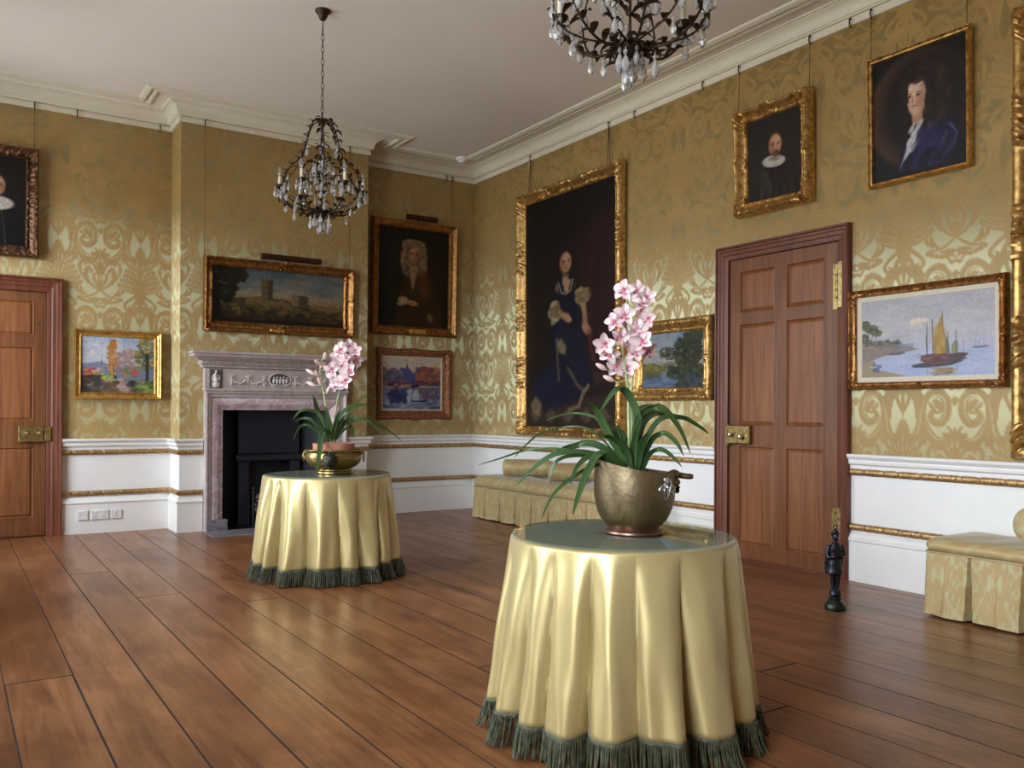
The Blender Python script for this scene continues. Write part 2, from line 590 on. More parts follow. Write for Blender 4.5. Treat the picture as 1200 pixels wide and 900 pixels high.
def art_harbour():
    A = Art(150, 126)
    A.grad([(0, (196, 182, 160)), (.22, (196, 168, 142)), (.32, (150, 140, 150)), (.5, (90, 84, 110)), (.55, (130, 120, 120)), (.62, (84, 92, 130)), (1, (132, 148, 168))])
    A.dabs(60, (0, 0, 1, .2), [(206, 196, 178), (190, 178, 168), (180, 180, 186)], .03, .6, 2.4, (-15, 15))
    A.dabs(60, (0, .22, .4, .5), [(90, 90, 130), (110, 100, 120), (70, 76, 116), (130, 110, 110)], .035, .75)
    A.poly([(.34, .5), (.36, .24), (.4, .2), (.42, .12), (.435, .2), (.47, .24), (.5, .3), (.56, .3), (.56, .5)], (78, 82, 128), .02)
    A.poly([(.58, .52), (.58, .2), (.66, .16), (.84, .18), (.86, .3), (1, .24), (1, .52)], (140, 84, 72), .02)
    A.dabs(60, (.58, .18, 1, .5), [(160, 98, 82), (120, 74, 80), (96, 74, 96), (176, 120, 96)], .03, .65)
    A.line([(.4, .03), (.4, .2)], .01, (80, 76, 100), .8)
    A.dabs(60, (0, .44, 1, .56), [(120, 70, 70), (60, 56, 90), (150, 104, 90), (90, 60, 80)], .022, .75, 2.6, (-10, 10))
    A.line([(0, .575), (.5, .56), (1, .55)], .016, (196, 180, 166), .8)
    A.dabs(140, (0, .6, 1, 1), [(90, 100, 140), (140, 156, 178), (70, 78, 116), (160, 170, 180), (110, 116, 150)], .03, .6, 3, (-10, 10))
    A.dabs(60, (.12, .62, .42, .86), [(40, 46, 84), (56, 60, 96)], .035, .75, 1.5, (60, 120))
    A.dabs(40, (.6, .62, .95, .84), [(110, 84, 96), (90, 80, 110)], .03, .65, 1.6, (60, 120))
    A.dabs(30, (.42, .62, .6, .84), [(176, 186, 196), (150, 164, 184)], .03, .7, 1.6, (60, 120))
    A.poly([(.46, .81), (.52, .85), (.7, .85), (.78, .8), (.7, .82), (.55, .83)], (24, 30, 60), .015)
    A.dabs(24, (.15, .52, .6, .6), [(36, 36, 66), (160, 120, 96)], .02, .8, 3, (-8, 8))
    A.line([(.26, .4), (.26, .56)], .008, (40, 40, 60))
    A.grain(8, 60)
    return A


def art_lady():
    A = Art(170, 346, (32, 24, 23))
    A.grad([(0, (24, 20, 22)), (.3, (34, 27, 26)), (.7, (48, 33, 29)), (1, (40, 30, 26))])
    A.ell(.2, .35, .12, .3, (40, 34, 32), 1.2, 0, .6)
    A.poly([(.55, .22), (.8, .14), (1, .1), (1, .8), (.78, .72), (.66, .5)], (58, 30, 30), .06, .75)
    for x0, x1 in ((.78, .72), (.88, .86), (.97, .93)):
        A.line([(x0, .15), ((x0 + x1) / 2, .4), (x1, .68)], .02, (72, 38, 36), .5, .03)
        A.line([(x0 - .05, .17), ((x0 + x1) / 2 - .05, .4), (x1 - .06, .66)], .012, (34, 20, 22), .5, .03)
    A.poly([(0, .55), (.3, .55), (.34, .8), (0, .85)], (38, 28, 24), .04, .7)
    A.poly([(.0, .92), (1, .86), (1, 1), (0, 1)], (66, 50, 40), .03)
    for x in (.12, .3, .5, .7, .88):
        A.poly([(x - .07, .95), (x, .915), (x + .07, .95), (x, .985)], (112, 96, 78), .01, .8)
    A.poly([(.66, .79), (1, .75), (1, .8), (.68, .84)], (70, 42, 36), .02)
    A.poly([(.37, .4), (.44, .37), (.53, .37), (.59, .41), (.6, .55), (.64, .62), (.72, .74), (.78, .83), (.62, .86), (.3, .9), (.06, .93), (.14, .85), (.3, .72), (.33, .55)], (26, 27, 44), .02)
    A.dabs(70, (.18, .76, .6, .88), [(36, 40, 66), (30, 34, 56), (24, 26, 44)], .03, .4, 2.2, (-50, -10))
    A.dabs(60, (.4, .58, .66, .76), [(22, 23, 36), (30, 33, 54), (36, 40, 64)], .028, .4, 2.6, (60, 100))
    A.ell(.47, .4, .052, .03, (196, 158, 126), .4)
    A.poly([(.38, .385), (.44, .36), (.46, .42), (.5, .43), (.55, .36), (.58, .385), (.55, .45), (.47, .46), (.41, .45)], (24, 24, 38), .012)
    A.line([(.395, .385), (.43, .425), (.48, .432), (.53, .42), (.555, .375)], .008, (190, 172, 142), .8)
    A.poly([(.44, .3), (.5, .3), (.51, .39), (.44, .39)], (186, 146, 114), .015)
    A.ell(.47, .285, .055, .065, (44, 28, 22), .4)
    face(A, .475, .298, .088, .12, (206, 160, 126), (130, 86, 62))
    A.poly([(.37, .47), (.44, .505), (.52, .52), (.53, .545), (.47, .545), (.38, .52)], (186, 142, 108), .012)
    A.ell(.5, .54, .022, .014, (196, 150, 116), .5, 25)
    A.poly([(.3, .5), (.35, .455), (.4, .46), (.41, .5), (.36, .555), (.31, .56)], (172, 150, 108), .012)
    A.dabs(26, ('e', .345, .5, .035, .04), [(196, 176, 136), (130, 112, 80)], .012, .7)
    A.poly([(.62, .44), (.68, .45), (.7, .5), (.715, .575), (.665, .58), (.655, .52), (.63, .48)], (186, 142, 110), .012)
    A.poly([(.585, .43), (.64, .41), (.71, .43), (.72, .475), (.66, .49), (.6, .48)], (176, 152, 112), .012)
    A.dabs(20, ('e', .66, .45, .05, .03), [(200, 182, 142), (130, 110, 80)], .012, .7)
    A.ell(.7, .59, .03, .018, (180, 132, 98), .5, 50)
    A.line([(.72, .6), (.75, .66), (.77, .72)], .014, (120, 60, 50), .6)
    A.poly([(.37, .63), (.43, .62), (.48, .655), (.47, .69), (.4, .68)], (156, 136, 98), .014, .9)
    A.line([(.375, .62), (.38, .7), (.4, .8)], .012, (140, 120, 86), .6, .008)
    A.line([(.5, .75), (.55, .78), (.6, .82), (.66, .84)], .016, (150, 132, 94), .6, .01)
    A.line([(.72, .825), (.66, .86), (.62, .91), (.52, .925)], .016, (172, 152, 108), .75, .01)
    A.poly([(.06, .9), (.12, .865), (.2, .9), (.17, .95), (.08, .94)], (150, 130, 94), .014, .9)
    A.grain(10, 50)
    return A


def art_river():
    A = Art(140, 120)
    A.grad([(0, (112, 132, 148)), (.3, (138, 152, 160)), (.5, (168, 160, 150)), (.62, (130, 130, 124)), (.66, (128, 140, 150)), (1, (84, 104, 132))])
    A.dabs(50, (0, 0, .6, .5), [(128, 146, 158), (150, 158, 162), (172, 164, 154)], .04, .5, 2.4, (-15, 15))
    A.poly([(0, .62), (.1, .56), (.25, .58), (.4, .62), (.4, .7), (0, .76)], (104, 104, 58), .02)
    A.dabs(60, (0, .56, .36, .7), [(120, 116, 60), (84, 90, 48), (140, 130, 74)], .02, .7)
    A.dabs(50, (0, .7, .3, .84), [(76, 84, 64), (96, 100, 70)], .022, .6, 2.4, (-8, 8))
    A.dabs(40, ('e', .46, .6, .08, .05), [(110, 104, 90), (130, 120, 100), (84, 90, 72)], .02, .7)
    A.dabs(380, ('e', .76, .36, .22, .34), [(42, 50, 32), (56, 62, 40), (70, 74, 46), (32, 38, 28)], .024, .8)
    A.dabs(110, ('e', .44, .38, .16, .12), [(58, 58, 40), (84, 80, 58), (44, 44, 34)], .016, .65)
    A.dabs(60, ('e', .88, .08, .12, .08), [(54, 60, 40), (70, 74, 50)], .02, .75)
    A.line([(.7, .35), (.72, .55), (.7, .7)], .022, (36, 30, 24), .9)
    A.line([(.85, .3), (.84, .7)], .018, (32, 28, 22), .9)
    A.line([(.7, .45), (.55, .4), (.42, .38)], .01, (40, 34, 26), .9)
    A.dabs(140, (.4, .62, 1, .8), [(50, 54, 38), (70, 74, 50), (34, 38, 30)], .026, .75)
    A.dabs(120, (.5, .78, 1, 1), [(44, 48, 42), (60, 66, 56), (70, 82, 92)], .03, .65, 1.8, (60, 120))
    A.dabs(50, (0, .84, .55, 1), [(96, 114, 144), (80, 98, 130), (116, 130, 150)], .03, .55, 3, (-6, 6))
    A.grain(8, 60)
    return A


def art_ruff():
    A = Art(112, 140, (32, 28, 25))
    A.ell(.55, .45, .6, .6, (44, 37, 31), 1.2, 0, .6)
    A.poly([(.14, 1), (.2, .78), (.3, .62), (.45, .56), (.62, .56), (.78, .62), (.92, .75), (.98, 1)], (24, 22, 20), .03)
    A.dabs(46, (.18, .66, .42, 1), [(60, 52, 40), (40, 36, 30), (72, 62, 46)], .022, .45, 3, (60, 110))
    A.dabs(30, (.6, .66, .9, 1), [(42, 38, 34), (32, 28, 25)], .022, .5, 3, (70, 120))
    A.line([(.52, .62), (.54, 1)], .012, (64, 56, 44), .6)
    A.ell(.51, .31, .115, .16, (52, 36, 28), .3)
    face(A, .52, .37, .26, .12, (196, 148, 118), (116, 74, 54), brow=(64, 42, 32))
    A.ell(.52, .5, .055, .035, (92, 60, 42), .6, 0, .85)
    A.line([(.49, .455), (.54, .45), (.58, .457)], .018, (84, 54, 38), .85)
    A.ell(.49, .56, .17, .07, (188, 184, 174), .25, 8)
    A.ell(.52, .535, .09, .03, (120, 90, 72), .6, 8, .6)
    for k in range(26):
        a = PI * (.02 + .96 * k / 25)
        x, y = .49 - .2 * math.cos(a), .55 + .085 * math.sin(a)
        A.line([(.5 - .11 * math.cos(a), .54 + .03 * math.sin(a)), (x, y)], .007, (232, 230, 222) if k % 2 else (140, 136, 130), .85)
    A.ell(.53, .475, .05, .04, (96, 64, 46), .7, 0, .9)
    A.grain(8)
    return A


def art_velvet():
    A = Art(168, 232, (18, 16, 19))
    A.ell(.48, .46, .39, .46, (84, 56, 40), .12)
    A.ell(.58, .46, .36, .44, (30, 24, 24), .4)
    A.poly([(.26, 1), (.3, .82), (.36, .7), (.42, .62), (.55, .55), (.72, .58), (.86, .66), (.92, .78), (.8, 1)], (26, 24, 50), .02)
    A.dabs(150, ('e', .62, .4, .2, .25), [(40, 30, 27), (54, 40, 33), (30, 24, 22), (70, 51, 40)], .03, .7, 2, (40, 140))
    A.dabs(40, ('e', .5, .2, .14, .08), [(46, 34, 30), (30, 24, 22)], .025, .7)
    A.dabs(70, ('e', .36, .44, .05, .16), [(26, 20, 18), (38, 28, 24)], .025, .7, 2, (60, 120))
    A.poly([(.42, .46), (.55, .46), (.54, .6), (.44, .6)], (188, 144, 122), .015)
    face(A, .478, .375, .285, -.22, (224, 186, 164), (140, 94, 74), (180, 90, 84), (60, 42, 36), wr=.28)
    A.dabs(70, ('e', .645, .37, .05, .16), [(40, 30, 26), (54, 40, 34), (30, 24, 22)], .022, .85, 2, (50, 130))
    A.dabs(60, ('e', .5, .21, .14, .04), [(50, 37, 31), (68, 50, 41), (34, 27, 24)], .022, .85, 2, (-30, 30))
    A.dabs(60, ('e', .335, .4, .035, .14), [(36, 28, 24), (50, 38, 32), (26, 21, 20)], .02, .85, 2, (60, 120))
    A.poly([(.5, .58), (.56, .57), (.47, .72), (.4, .82), (.33, .88), (.38, .74)], (200, 198, 204), .015)
    A.dabs(30, (.38, .6, .52, .8), [(224, 222, 226), (160, 158, 170)], .012, .6, 2.4, (110, 140))
    A.line([(.36, .8), (.31, .9), (.29, .98)], .014, (150, 150, 176), .6)
    for p in ([(.62, .62), (.56, .74), (.52, .86)], [(.82, .66), (.88, .74), (.84, .84), (.74, .9)], [(.7, .64), (.66, .72), (.6, .8)], [(.78, .72), (.7, .84), (.6, .94)], [(.5, .84), (.44, .94), (.42, 1)]):
        A.line(p, .018, (98, 98, 156), .55, .02)
        A.line([(x + .02, y + .012) for x, y in p], .006, (170, 170, 214), .4, .008)
    A.dabs(40, (.44, .66, .86, .98), [(34, 32, 70), (20, 18, 36), (46, 44, 92)], .03, .5, 2.4, (100, 140))
    A.poly([(.26, 1), (.3, .92), (.36, 1)], (30, 24, 24), .02)
    A.poly([(0, .96), (1, .96), (1, 1), (0, 1)], (14, 12, 14), .03)
    A.grain(6)
    return A


def art_boats():
    A = Art(230, 148)
    A.grad([(0, (168, 168, 176)), (.3, (180, 178, 184)), (.45, (188, 186, 194)), (.66, (178, 182, 200)), (1, (166, 178, 212))])
    A.dabs(150, (0, 0, 1, .55), [(176, 172, 176), (188, 184, 184), (170, 172, 184), (192, 188, 192)], .04, .4, 3, (-12, 12))
    A.dabs(16, ('e', .45, .31, .05, .03), [(222, 210, 184), (208, 200, 184)], .02, .7, 2.4, (-10, 10))
    A.dabs(70, (.3, .68, 1, .98), [(178, 186, 212), (160, 174, 210), (186, 192, 214)], .025, .5, 5, (-3, 3))
    A.poly([(0, .5), (.08, .51), (.2, .56), (.32, .58), (.4, .63), (.46, .655), (.34, .69), (.2, .72), (.1, .77), (.0, .82)], (140, 128, 122), .014)
    A.dabs(60, (.0, .55, .3, .7), [(150, 136, 124), (120, 112, 108), (132, 120, 116)], .024, .55, 2.6, (0, 20))
    A.dabs(60, (.02, .52, .32, .58), [(92, 96, 84), (110, 112, 104), (80, 84, 80)], .014, .7)
    A.dabs(20, (.3, .585, .42, .64), [(120, 124, 140), (140, 142, 154)], .014, .6, 3, (0, 20))
    A.poly([(.22, .7), (.34, .68), (.36, .695), (.3, .715), (.24, .72)], (104, 96, 104), .01)
    A.poly([(0, .82), (.1, .77), (.12, .83), (.06, .86), (.14, .9), (.3, .96), (.36, 1), (0, 1)], (156, 142, 116), .014)
    A.dabs(14, (.1, .83, .16, .92), [(96, 104, 130)], .014, .7)
    for x, r in ((.03, .06), (.06, .075), (.1, .06), (.13, .045), (.02, .05)):
        A.dabs(22, ('e', x, .33 + (x - .03) * 1.1 - .02, r * .55, r * .8), [(92, 98, 72), (74, 80, 62), (112, 114, 88)], .018, .8)
    A.dabs(18, ('e', .02, .49, .035, .06), [(92, 96, 74), (80, 84, 66)], .016, .8)
    for p in ([(.055, .53), (.06, .38)], [(.08, .53), (.095, .42)], [(.105, .55), (.13, .46)]):
        A.line(p, .008, (90, 80, 74), .85)
    A.line([(.515, .5), (.52, .74)], .008, (86, 80, 84), .9)
    A.line([(.56, .3), (.565, .74)], .01, (84, 76, 76), .95)
    A.line([(.52, .35), (.523, .74)], .009, (84, 78, 82), .9)
    A.poly([(.635, .24), (.64, .4), (.65, .58), (.668, .735), (.575, .73), (.57, .66), (.568, .5), (.6, .38)], (166, 132, 74), .008)
    A.dabs(40, (.58, .42, .65, .72), [(178, 146, 84), (150, 116, 64), (188, 156, 96)], .02, .45, 3, (70, 100))
    A.line([(.635, .22), (.64, .4), (.67, .74)], .007, (110, 84, 50), .8)
    A.poly([(.665, .5), (.68, .6), (.69, .73), (.66, .73), (.655, .6)], (112, 112, 84), .01)
    A.poly([(.735, .56), (.75, .62), (.745, .73), (.7, .73), (.7, .63)], (134, 134, 104), .012, .9)
    A.line([(.73, .46), (.735, .74)], .008, (90, 86, 88), .9)
    A.line([(.675, .47), (.68, .73)], .007, (90, 86, 88), .9)
    A.line([(.785, .58), (.787, .74)], .006, (120, 114, 120), .8)
    A.poly([(.48, .75), (.55, .725), (.66, .735), (.82, .735), (.8, .775), (.76, .82), (.66, .86), (.52, .86), (.47, .8)], (110, 80, 76), .01)
    A.dabs(40, (.5, .745, .78, .82), [(130, 92, 84), (96, 66, 66), (84, 74, 84)], .018, .65, 3, (-4, 4))
    A.poly([(.4, .86), (.48, .835), (.62, .855), (.76, .81), (.78, .83), (.7, .875), (.56, .895), (.42, .89)], (76, 76, 88), .01)
    A.line([(.45, .72), (.5, .76)], .008, (96, 84, 84), .8)
    A.line([(.46, .78), (.44, .74)], .007, (96, 84, 84), .8)
    A.poly([(.58, .9), (.71, .9), (.7, .94), (.68, 1), (.585, 1)], (156, 134, 100), .016, .85)
    A.dabs(30, (.57, .89, .72, 1), [(120, 100, 84), (160, 140, 104), (150, 156, 180)], .016, .6, 3, (-6, 6))
    A.line([(.523, .9), (.523, 1)], .007, (110, 106, 120), .7)
    A.line([(.735, .88), (.735, .94)], .007, (120, 116, 126), .6)
    A.poly([(.84, .665), (.96, .66), (.94, .68), (.86, .685)], (110, 108, 132), .008)
    for x in (.865, .895, .925):
        A.line([(x, .57), (x, .665)], .006, (140, 138, 150), .8)
    A.grain(5, 70)
    return A


# ------------------------------------------------------------------ silk damask: one repeat, sampled onto the wall meshes
DW, DH = .69, .78


def damask_tile(n=345):
    W, H = n, int(n * DH / DW)
    u = (np.arange(W) + .5) / W * DW
    v = (np.arange(H) + .5) / H * DH
    U, V = np.meshgrid(u, v)
    U = np.minimum(U, DW - U)                    # mirrored about axis A (u=0); axis B at DW/2
    m = np.zeros(U.shape)
    half = DW / 2

    def disc(x, y, r, val):
        for k in (-1, 0, 1):
            d = np.hypot(U - x, V - (y + k * DH))
            np.copyto(m, np.where(d < r, val, m))

    def st(pts, w0, w1, w2, val=1.0, b=False):
        C = catmull(pts, 14)
        N = len(C)
        for i, p in enumerate(C):
            t = i / (N - 1)
            r = (w0 * (1 - t) ** 2 + 2 * t * (1 - t) * w1 * 1.5 + w2 * t * t) / 2
            x = half - p[0] if b else p[0]
            disc(x, p[1], max(r, .0022), val)
            if x < .03: disc(-x, p[1], max(r, .0022), val)
            if x > half - .03: disc(2 * half - x, p[1], max(r, .0022), val)

    def frill(pts, r, step=.022, b=False, val=1.0):
        C = catmull(pts, 20)
        acc = 9
        for i in range(1, len(C)):
            acc += np.linalg.norm(C[i] - C[i - 1])
            if acc >= step:
                acc = 0
                disc(half - C[i][0] if b else C[i][0], C[i][1], r, val)

    # axis B: tall pineapple with fronds
    st([(0, .40), (0, .55), (0, .78), (0, .93)], .05, .15, .012, b=True)
    frill([(.03, .46), (.062, .6), (.055, .75), (.03, .87), (.008, .92)], .017, .028, b=True)
    for k in range(6):
        y = .50 + .045 * k
        L = .20 - .022 * k
        st([(.02, y), (L * .55, y + .03), (L, y + .07)], .022, .042, .008, b=True)
        frill([(L * .45, y + .045), (L * .95, y + .085)], .012, .022, b=True)
    st([(0, .52), (.06, .46), (.12, .41), (.135, .37), (.11, .345), (.09, .365), (.105, .38)], .02, .024, .012, b=True)
    st([(0, .45), (.05, .4), (.075, .34)], .02, .03, .006, b=True)
    st([(0, .44), (0, .36), (0, .16)], .05, .03, .006, b=True)
    st([(.0, .35), (.05, .345), (.1, .3), (.115, .22), (.1, .17)], .03, .085, .03, b=True)
    frill([(.05, .375), (.1, .335), (.135, .29)], .016, .024, b=True)
    st([(.02, .36), (.04, .3), (.02, .24), (0, .2)], .02, .024, .01, b=True)
    # axis A: pair of big scrolls, paisley leaves, palmette
    st([(.2, .15), (.205, .24), (.17, .31), (.11, .325), (.065, .295), (.05, .24), (.055, .185), (.09, .14), (.135, .145), (.158, .178), (.14, .21), (.11, .2)], .03, .062, .016)
    st([(.14, .28), (.115, .25), (.09, .225), (.1, .2)], .012, .036, .012)
    st([(.165, .265), (.15, .24), (.125, .225)], .01, .026, .01)
    frill([(.12, .282), (.088, .255), (.082, .225)], .01, .018)
    frill([(.035, .2), (.03, .26), (.04, .31)], .008, .018)
    frill([(.2, .27), (.165, .33), (.11, .352), (.055, .325)], .012, .02)
    st([(.185, .3), (.215, .22), (.222, .13), (.245, .06), (.275, .035), (.285, .06)], .03, .075, .014)
    st([(.225, .12), (.215, .06), (.225, .0), (.25, -.03)], .02, .04, .006)
    st([(.01, .43), (.05, .425), (.1, .425)], .012, .03, .008)
    frill([(.15, .47), (.19, .5), (.2, .56)], .015, .024)
    st([(.11, .455), (.15, .49), (.165, .54)], .01, .03, .006)
    st([(.05, .44), (.045, .38), (.02, .34)], .008, .02, .006)
    frill([(.01, .36), (.04, .355)], .012, .02)
    st([(.2, .16), (.17, .08), (.125, .025), (.075, .018), (.05, .045), (.07, .07)], .03, .07, .02)
    st([(.0, .02), (.015, .05), (.04, .08)], .012, .03, .008)
    frill([(.175, .05), (.14, .002), (.1, -.02), (.05, -.01), (.03, .02)], .016, .026)
    st([(.23, .1), (.2, .04), (.19, -.01)], .02, .03, .006)
    for x, y, a in ((0, .09, 0), (.022, .085, 40), (.034, .1, 60)):
        st([(x * .3, y - .03), (x, y), (x * 1.4, y + .02)], .008, .02, .006)
    st([(0, .25), (0, .3)], .012, .04, .012)
    st([(.0, .27), (.025, .285)], .01, .02, .008)
    st([(0, .51), (.05, .54), (.1, .6), (.115, .66), (.095, .7), (.07, .685), (.078, .66)], .016, .034, .012)
    frill([(.1, .57), (.128, .63), (.125, .69), (.09, .722)], .013, .022)
    st([(0, .52), (.04, .58), (.055, .64), (.035, .665)], .012, .03, .01)
    st([(0, .52), (0, .6), (0, .68)], .014, .05, .02)
    st([(0, .62), (.03, .69), (.055, .745), (.085, .75)], .012, .026, .01)
    st([(0, .64), (.016, .72), (.034, .785)], .012, .022, .008)
    st([(0, .68), (0, .76), (0, .82)], .012, .03, .006)
    st([(0, .51), (.06, .465), (.12, .44), (.17, .445)], .012, .018, .01)
    frill([(.03, .41), (.08, .395), (.14, .41), (.18, .43)], .017, .03)
    disc(0, .405, .026, 1)
    disc(0, .405, .013, 0)
    st([(.13, .6), (.16, .67), (.165, .74), (.14, .765), (.12, .745), (.135, .73)], .012, .02, .01)
    frill([(.16, .65), (.182, .72), (.16, .78)], .01, .022)
    # fine ground-coloured veins
    for p in ([(.175, .2), (.18, .25), (.15, .3), (.11, .31), (.07, .285), (.06, .24), (.065, .19), (.09, .15)],
              [(.19, .14), (.16, .075), (.12, .04), (.08, .035), (.066, .05)], [(.2, .28), (.222, .2), (.235, .1), (.26, .05)],
              [(.02, .53), (.07, .57), (.1, .63)], [(0, .6), (0, .66)], [(.01, .6), (.03, .64)]):
        st(p, .003, .008, .003, .0)
    for k in range(6):
        y = .50 + .045 * k
        L = .20 - .022 * k
        st([(.05, y + .014), (L * .6, y + .036), (L * .9, y + .062)], .003, .007, .003, .0, True)
    st([(0, .6), (0, .74), (0, .86)], .004, .009, .003, 0, True)
    st([(.02, .62), (.035, .68), (.04, .72)], .003, .008, .003, 0, True)
    st([(.02, .72), (.03, .77), (.03, .81)], .003, .008, .003, 0, True)
    k = m.copy()
    for dx in (-1, 0, 1):
        for dy in (-1, 0, 1):
            if dx or dy: k += np.roll(np.roll(m, dx, 1), dy, 0)
    return k / 9


TILE = damask_tile()


def damask(u, z):
    """pattern value at distance u from a motif axis and height z"""
    th, tw = TILE.shape
    x = (u / DW * tw - .5) % tw
    y = ((z - .95) / DH * th - .5) % th
    xi, yi = x.astype(int), y.astype(int)
    fx, fy = x - xi, y - yi
    x2, y2 = (xi + 1) % tw, (yi + 1) % th
    xi, yi = xi % tw, yi % th
    return (TILE[yi, xi] * (1 - fx) + TILE[yi, x2] * fx) * (1 - fy) + (TILE[y2, xi] * (1 - fx) + TILE[y2, x2] * fx) * fy


# ------------------------------------------------------------------ dimensions of the room (metres, camera foot at the origin)
XL, XR, YF, YB = -.86, 5.197, -1.0, 8.729
YC, CX0, CX1 = 8.35, 1.805, 3.675          # chimney breast
ZD, ZK, ZC = .868, 3.81, 3.975               # dado top, cornice bottom, ceiling
FX0, FX1, FZ = 2.19, 3.245, 1.14           # fireplace opening
D2A, D2B, D2Z = 4.875, 3.655, 2.455        # door in the right wall (outer edges of its architrave)
D1B, D1Z = .872, 2.31                      # door in the back wall
D1A = -.33

# ------------------------------------------------------------------ room materials


def m_silk():
    t = NT('silk damask')
    at = t.n('Attribute', attribute_name='damask')
    f = at.outputs['Fac']
    v = t.coords()
    n1 = t.noise(v, 3.5, 3)
    thread = t.noise(t.coords((260, 260, 9)), 1.0, 1)
    g = t.ramp(n1, [(.3, lin((152, 122, 68))), (.7, lin((160, 130, 74)))])
    p = t.ramp(n1, [(.3, lin((164, 132, 80))), (.7, lin((176, 144, 90)))])
    base = t.mix(f, g, p)
    base = t.mix(t.math('MULTIPLY', thread, .2), base, lin((120, 94, 44)))
    t.set(Base_Color=base, Roughness=.55)
    t.b.inputs['Specular IOR Level'].default_value = .2
    t.bump(thread, .12, .002)
    # the satin ground of the weave shines, the figured part stays matt
    gl = t.n('BsdfGlossy')
    gl.inputs['Color'].default_value = lin((204, 207, 172)) + (1,)
    gl.inputs['Roughness'].default_value = .46
    gl.inputs['Anisotropy'].default_value = .76          # vertical warp threads spread the light sideways
    tz = t.n('CombineXYZ')
    tz.inputs[2].default_value = 1.0
    t.l(tz.outputs[0], gl.inputs['Tangent'])
    mx = t.n('MixShader')
    t.l(t.math('SUBTRACT', .44, t.math('MULTIPLY', f, .37)), mx.inputs[0])
    t.l(t.b.outputs[0], mx.inputs[1])
    t.l(gl.outputs[0], mx.inputs[2])
    t.l(mx.outputs[0], t.out.inputs[0])
    return t.m


def m_floor():
    t = NT('floor boards')
    sep = t.n('SeparateXYZ')
    t.l(t.tc.outputs['Object'], sep.inputs[0])
    wob = t.noise(t.coords((.3, .22, 1)), 1.0, 1)
    xx = t.math('ADD', t.math('DIVIDE', t.math('ADD', sep.outputs[0], t.math('MULTIPLY', wob, .03)), .255), 20.13)
    bi = t.math('FLOOR', xx)
    fx = t.math('FRACT', xx)
    wn = t.n('TexWhiteNoise', noise_dimensions='1D')
    t.l(bi, wn.inputs['W'])
    yy = t.math('ADD', t.math('DIVIDE', sep.outputs[1], 5.2), t.math('MULTIPLY', wn.outputs['Value'], 7.0))
    yi = t.math('FLOOR', yy)
    fy = t.math('FRACT', yy)
    w2 = t.n('TexWhiteNoise', noise_dimensions='2D')
    cmb = t.n('CombineXYZ')
    t.l(bi, cmb.inputs[0])
    t.l(yi, cmb.inputs[1])
    t.l(cmb.outputs[0], w2.inputs['Vector'])
    rnd = w2.outputs['Value']
    # grain, offset per board
    off = t.n('CombineXYZ')
    t.l(t.math('MULTIPLY', rnd, 40), off.inputs[0])
    t.l(t.math('MULTIPLY', rnd, 90), off.inputs[1])
    add = t.n('VectorMath', operation='ADD')
    t.l(t.coords((1, 1, 1)), add.inputs[0])
    t.l(off.outputs[0], add.inputs[1])
    st = t.n('Mapping')
    st.inputs['Scale'].default_value = (16, .9, 1)
    t.l(add.outputs[0], st.inputs[0])
    g1 = t.noise(st.outputs[0], 1.6, 5, .65, 1.2)
    st2 = t.n('Mapping')
    st2.inputs['Scale'].default_value = (3.0, .55, 1)
    t.l(add.outputs[0], st2.inputs[0])
    g2 = t.noise(st2.outputs[0], 1.5, 3, .6, .5)
    st3 = t.n('Mapping')
    st3.inputs['Scale'].default_value = (60, 2.2, 1)
    t.l(add.outputs[0], st3.inputs[0])
    g3 = t.noise(st3.outputs[0], 1.6, 3, .6)
    a, b, c = lin((98, 60, 36)), lin((136, 90, 56)), lin((164, 116, 76))
    base = t.ramp(g1, [(.28, a), (.5, b), (.74, c)])
    base = t.mix(t.math('MULTIPLY', g2, .5), base, t.ramp(g2, [(.4, lin((158, 96, 52))), (.62, lin((80, 44, 27)))]))
    base = t.mix(t.math('MULTIPLY', g3, .35), base, lin((84, 46, 28)))
    bl = t.noise(t.coords((1.4, .8, 1)), 2.6, 5, .68, .7)
    base = t.mix(t.ramp(bl, [(.46, (0, 0, 0)), (.78, (.6, .6, .6))]), base, lin((66, 38, 24)))
    base = t.mix(t.ramp(bl, [(.15, (.28, .28, .28)), (.5, (0, 0, 0))]), base, lin((184, 138, 96)))
    tint = t.ramp(rnd, [(0, (.86, .85, .84)), (.5, (1, 1, 1)), (1, (1.12, 1.12, 1.12))])
    base = t.mix(1.0, base, tint, 'MULTIPLY')
    # worn light specks
    vo = t.noise(t.coords((9, 3.2, 1)), 9.0, 4, .7)
    area = t.noise(t.coords(), .8, 2)
    sp = t.math('MULTIPLY', t.math('GREATER_THAN', vo, .69), t.math('GREATER_THAN', area, .5))
    base = t.mix(t.math('MULTIPLY', sp, .55), base, lin((196, 168, 138)))
    # gaps between boards
    e = t.math('MINIMUM', fx, t.math('SUBTRACT', 1.0, fx))
    gap = t.math('LESS_THAN', e, t.math('ADD', .006, t.math('MULTIPLY', rnd, .012)))
    ey = t.math('MINIMUM', fy, t.math('SUBTRACT', 1.0, fy))
    gap = t.math('MAXIMUM', gap, t.math('LESS_THAN', ey, .0011))
    base = t.mix(gap, base, lin((38, 22, 16)))
    rough = t.math('ADD', .24, t.math('ADD', t.math('MULTIPLY', g2, .16), t.math('MULTIPLY', gap, .4)))
    t.set(Base_Color=base, Roughness=rough)
    t.b.inputs['Specular IOR Level'].default_value = .5
    h = t.math('SUBTRACT', t.math('MULTIPLY', g1, .25), t.math('MULTIPLY', gap, 1.0))
    t.bump(h, .25, .004)
    return t.m


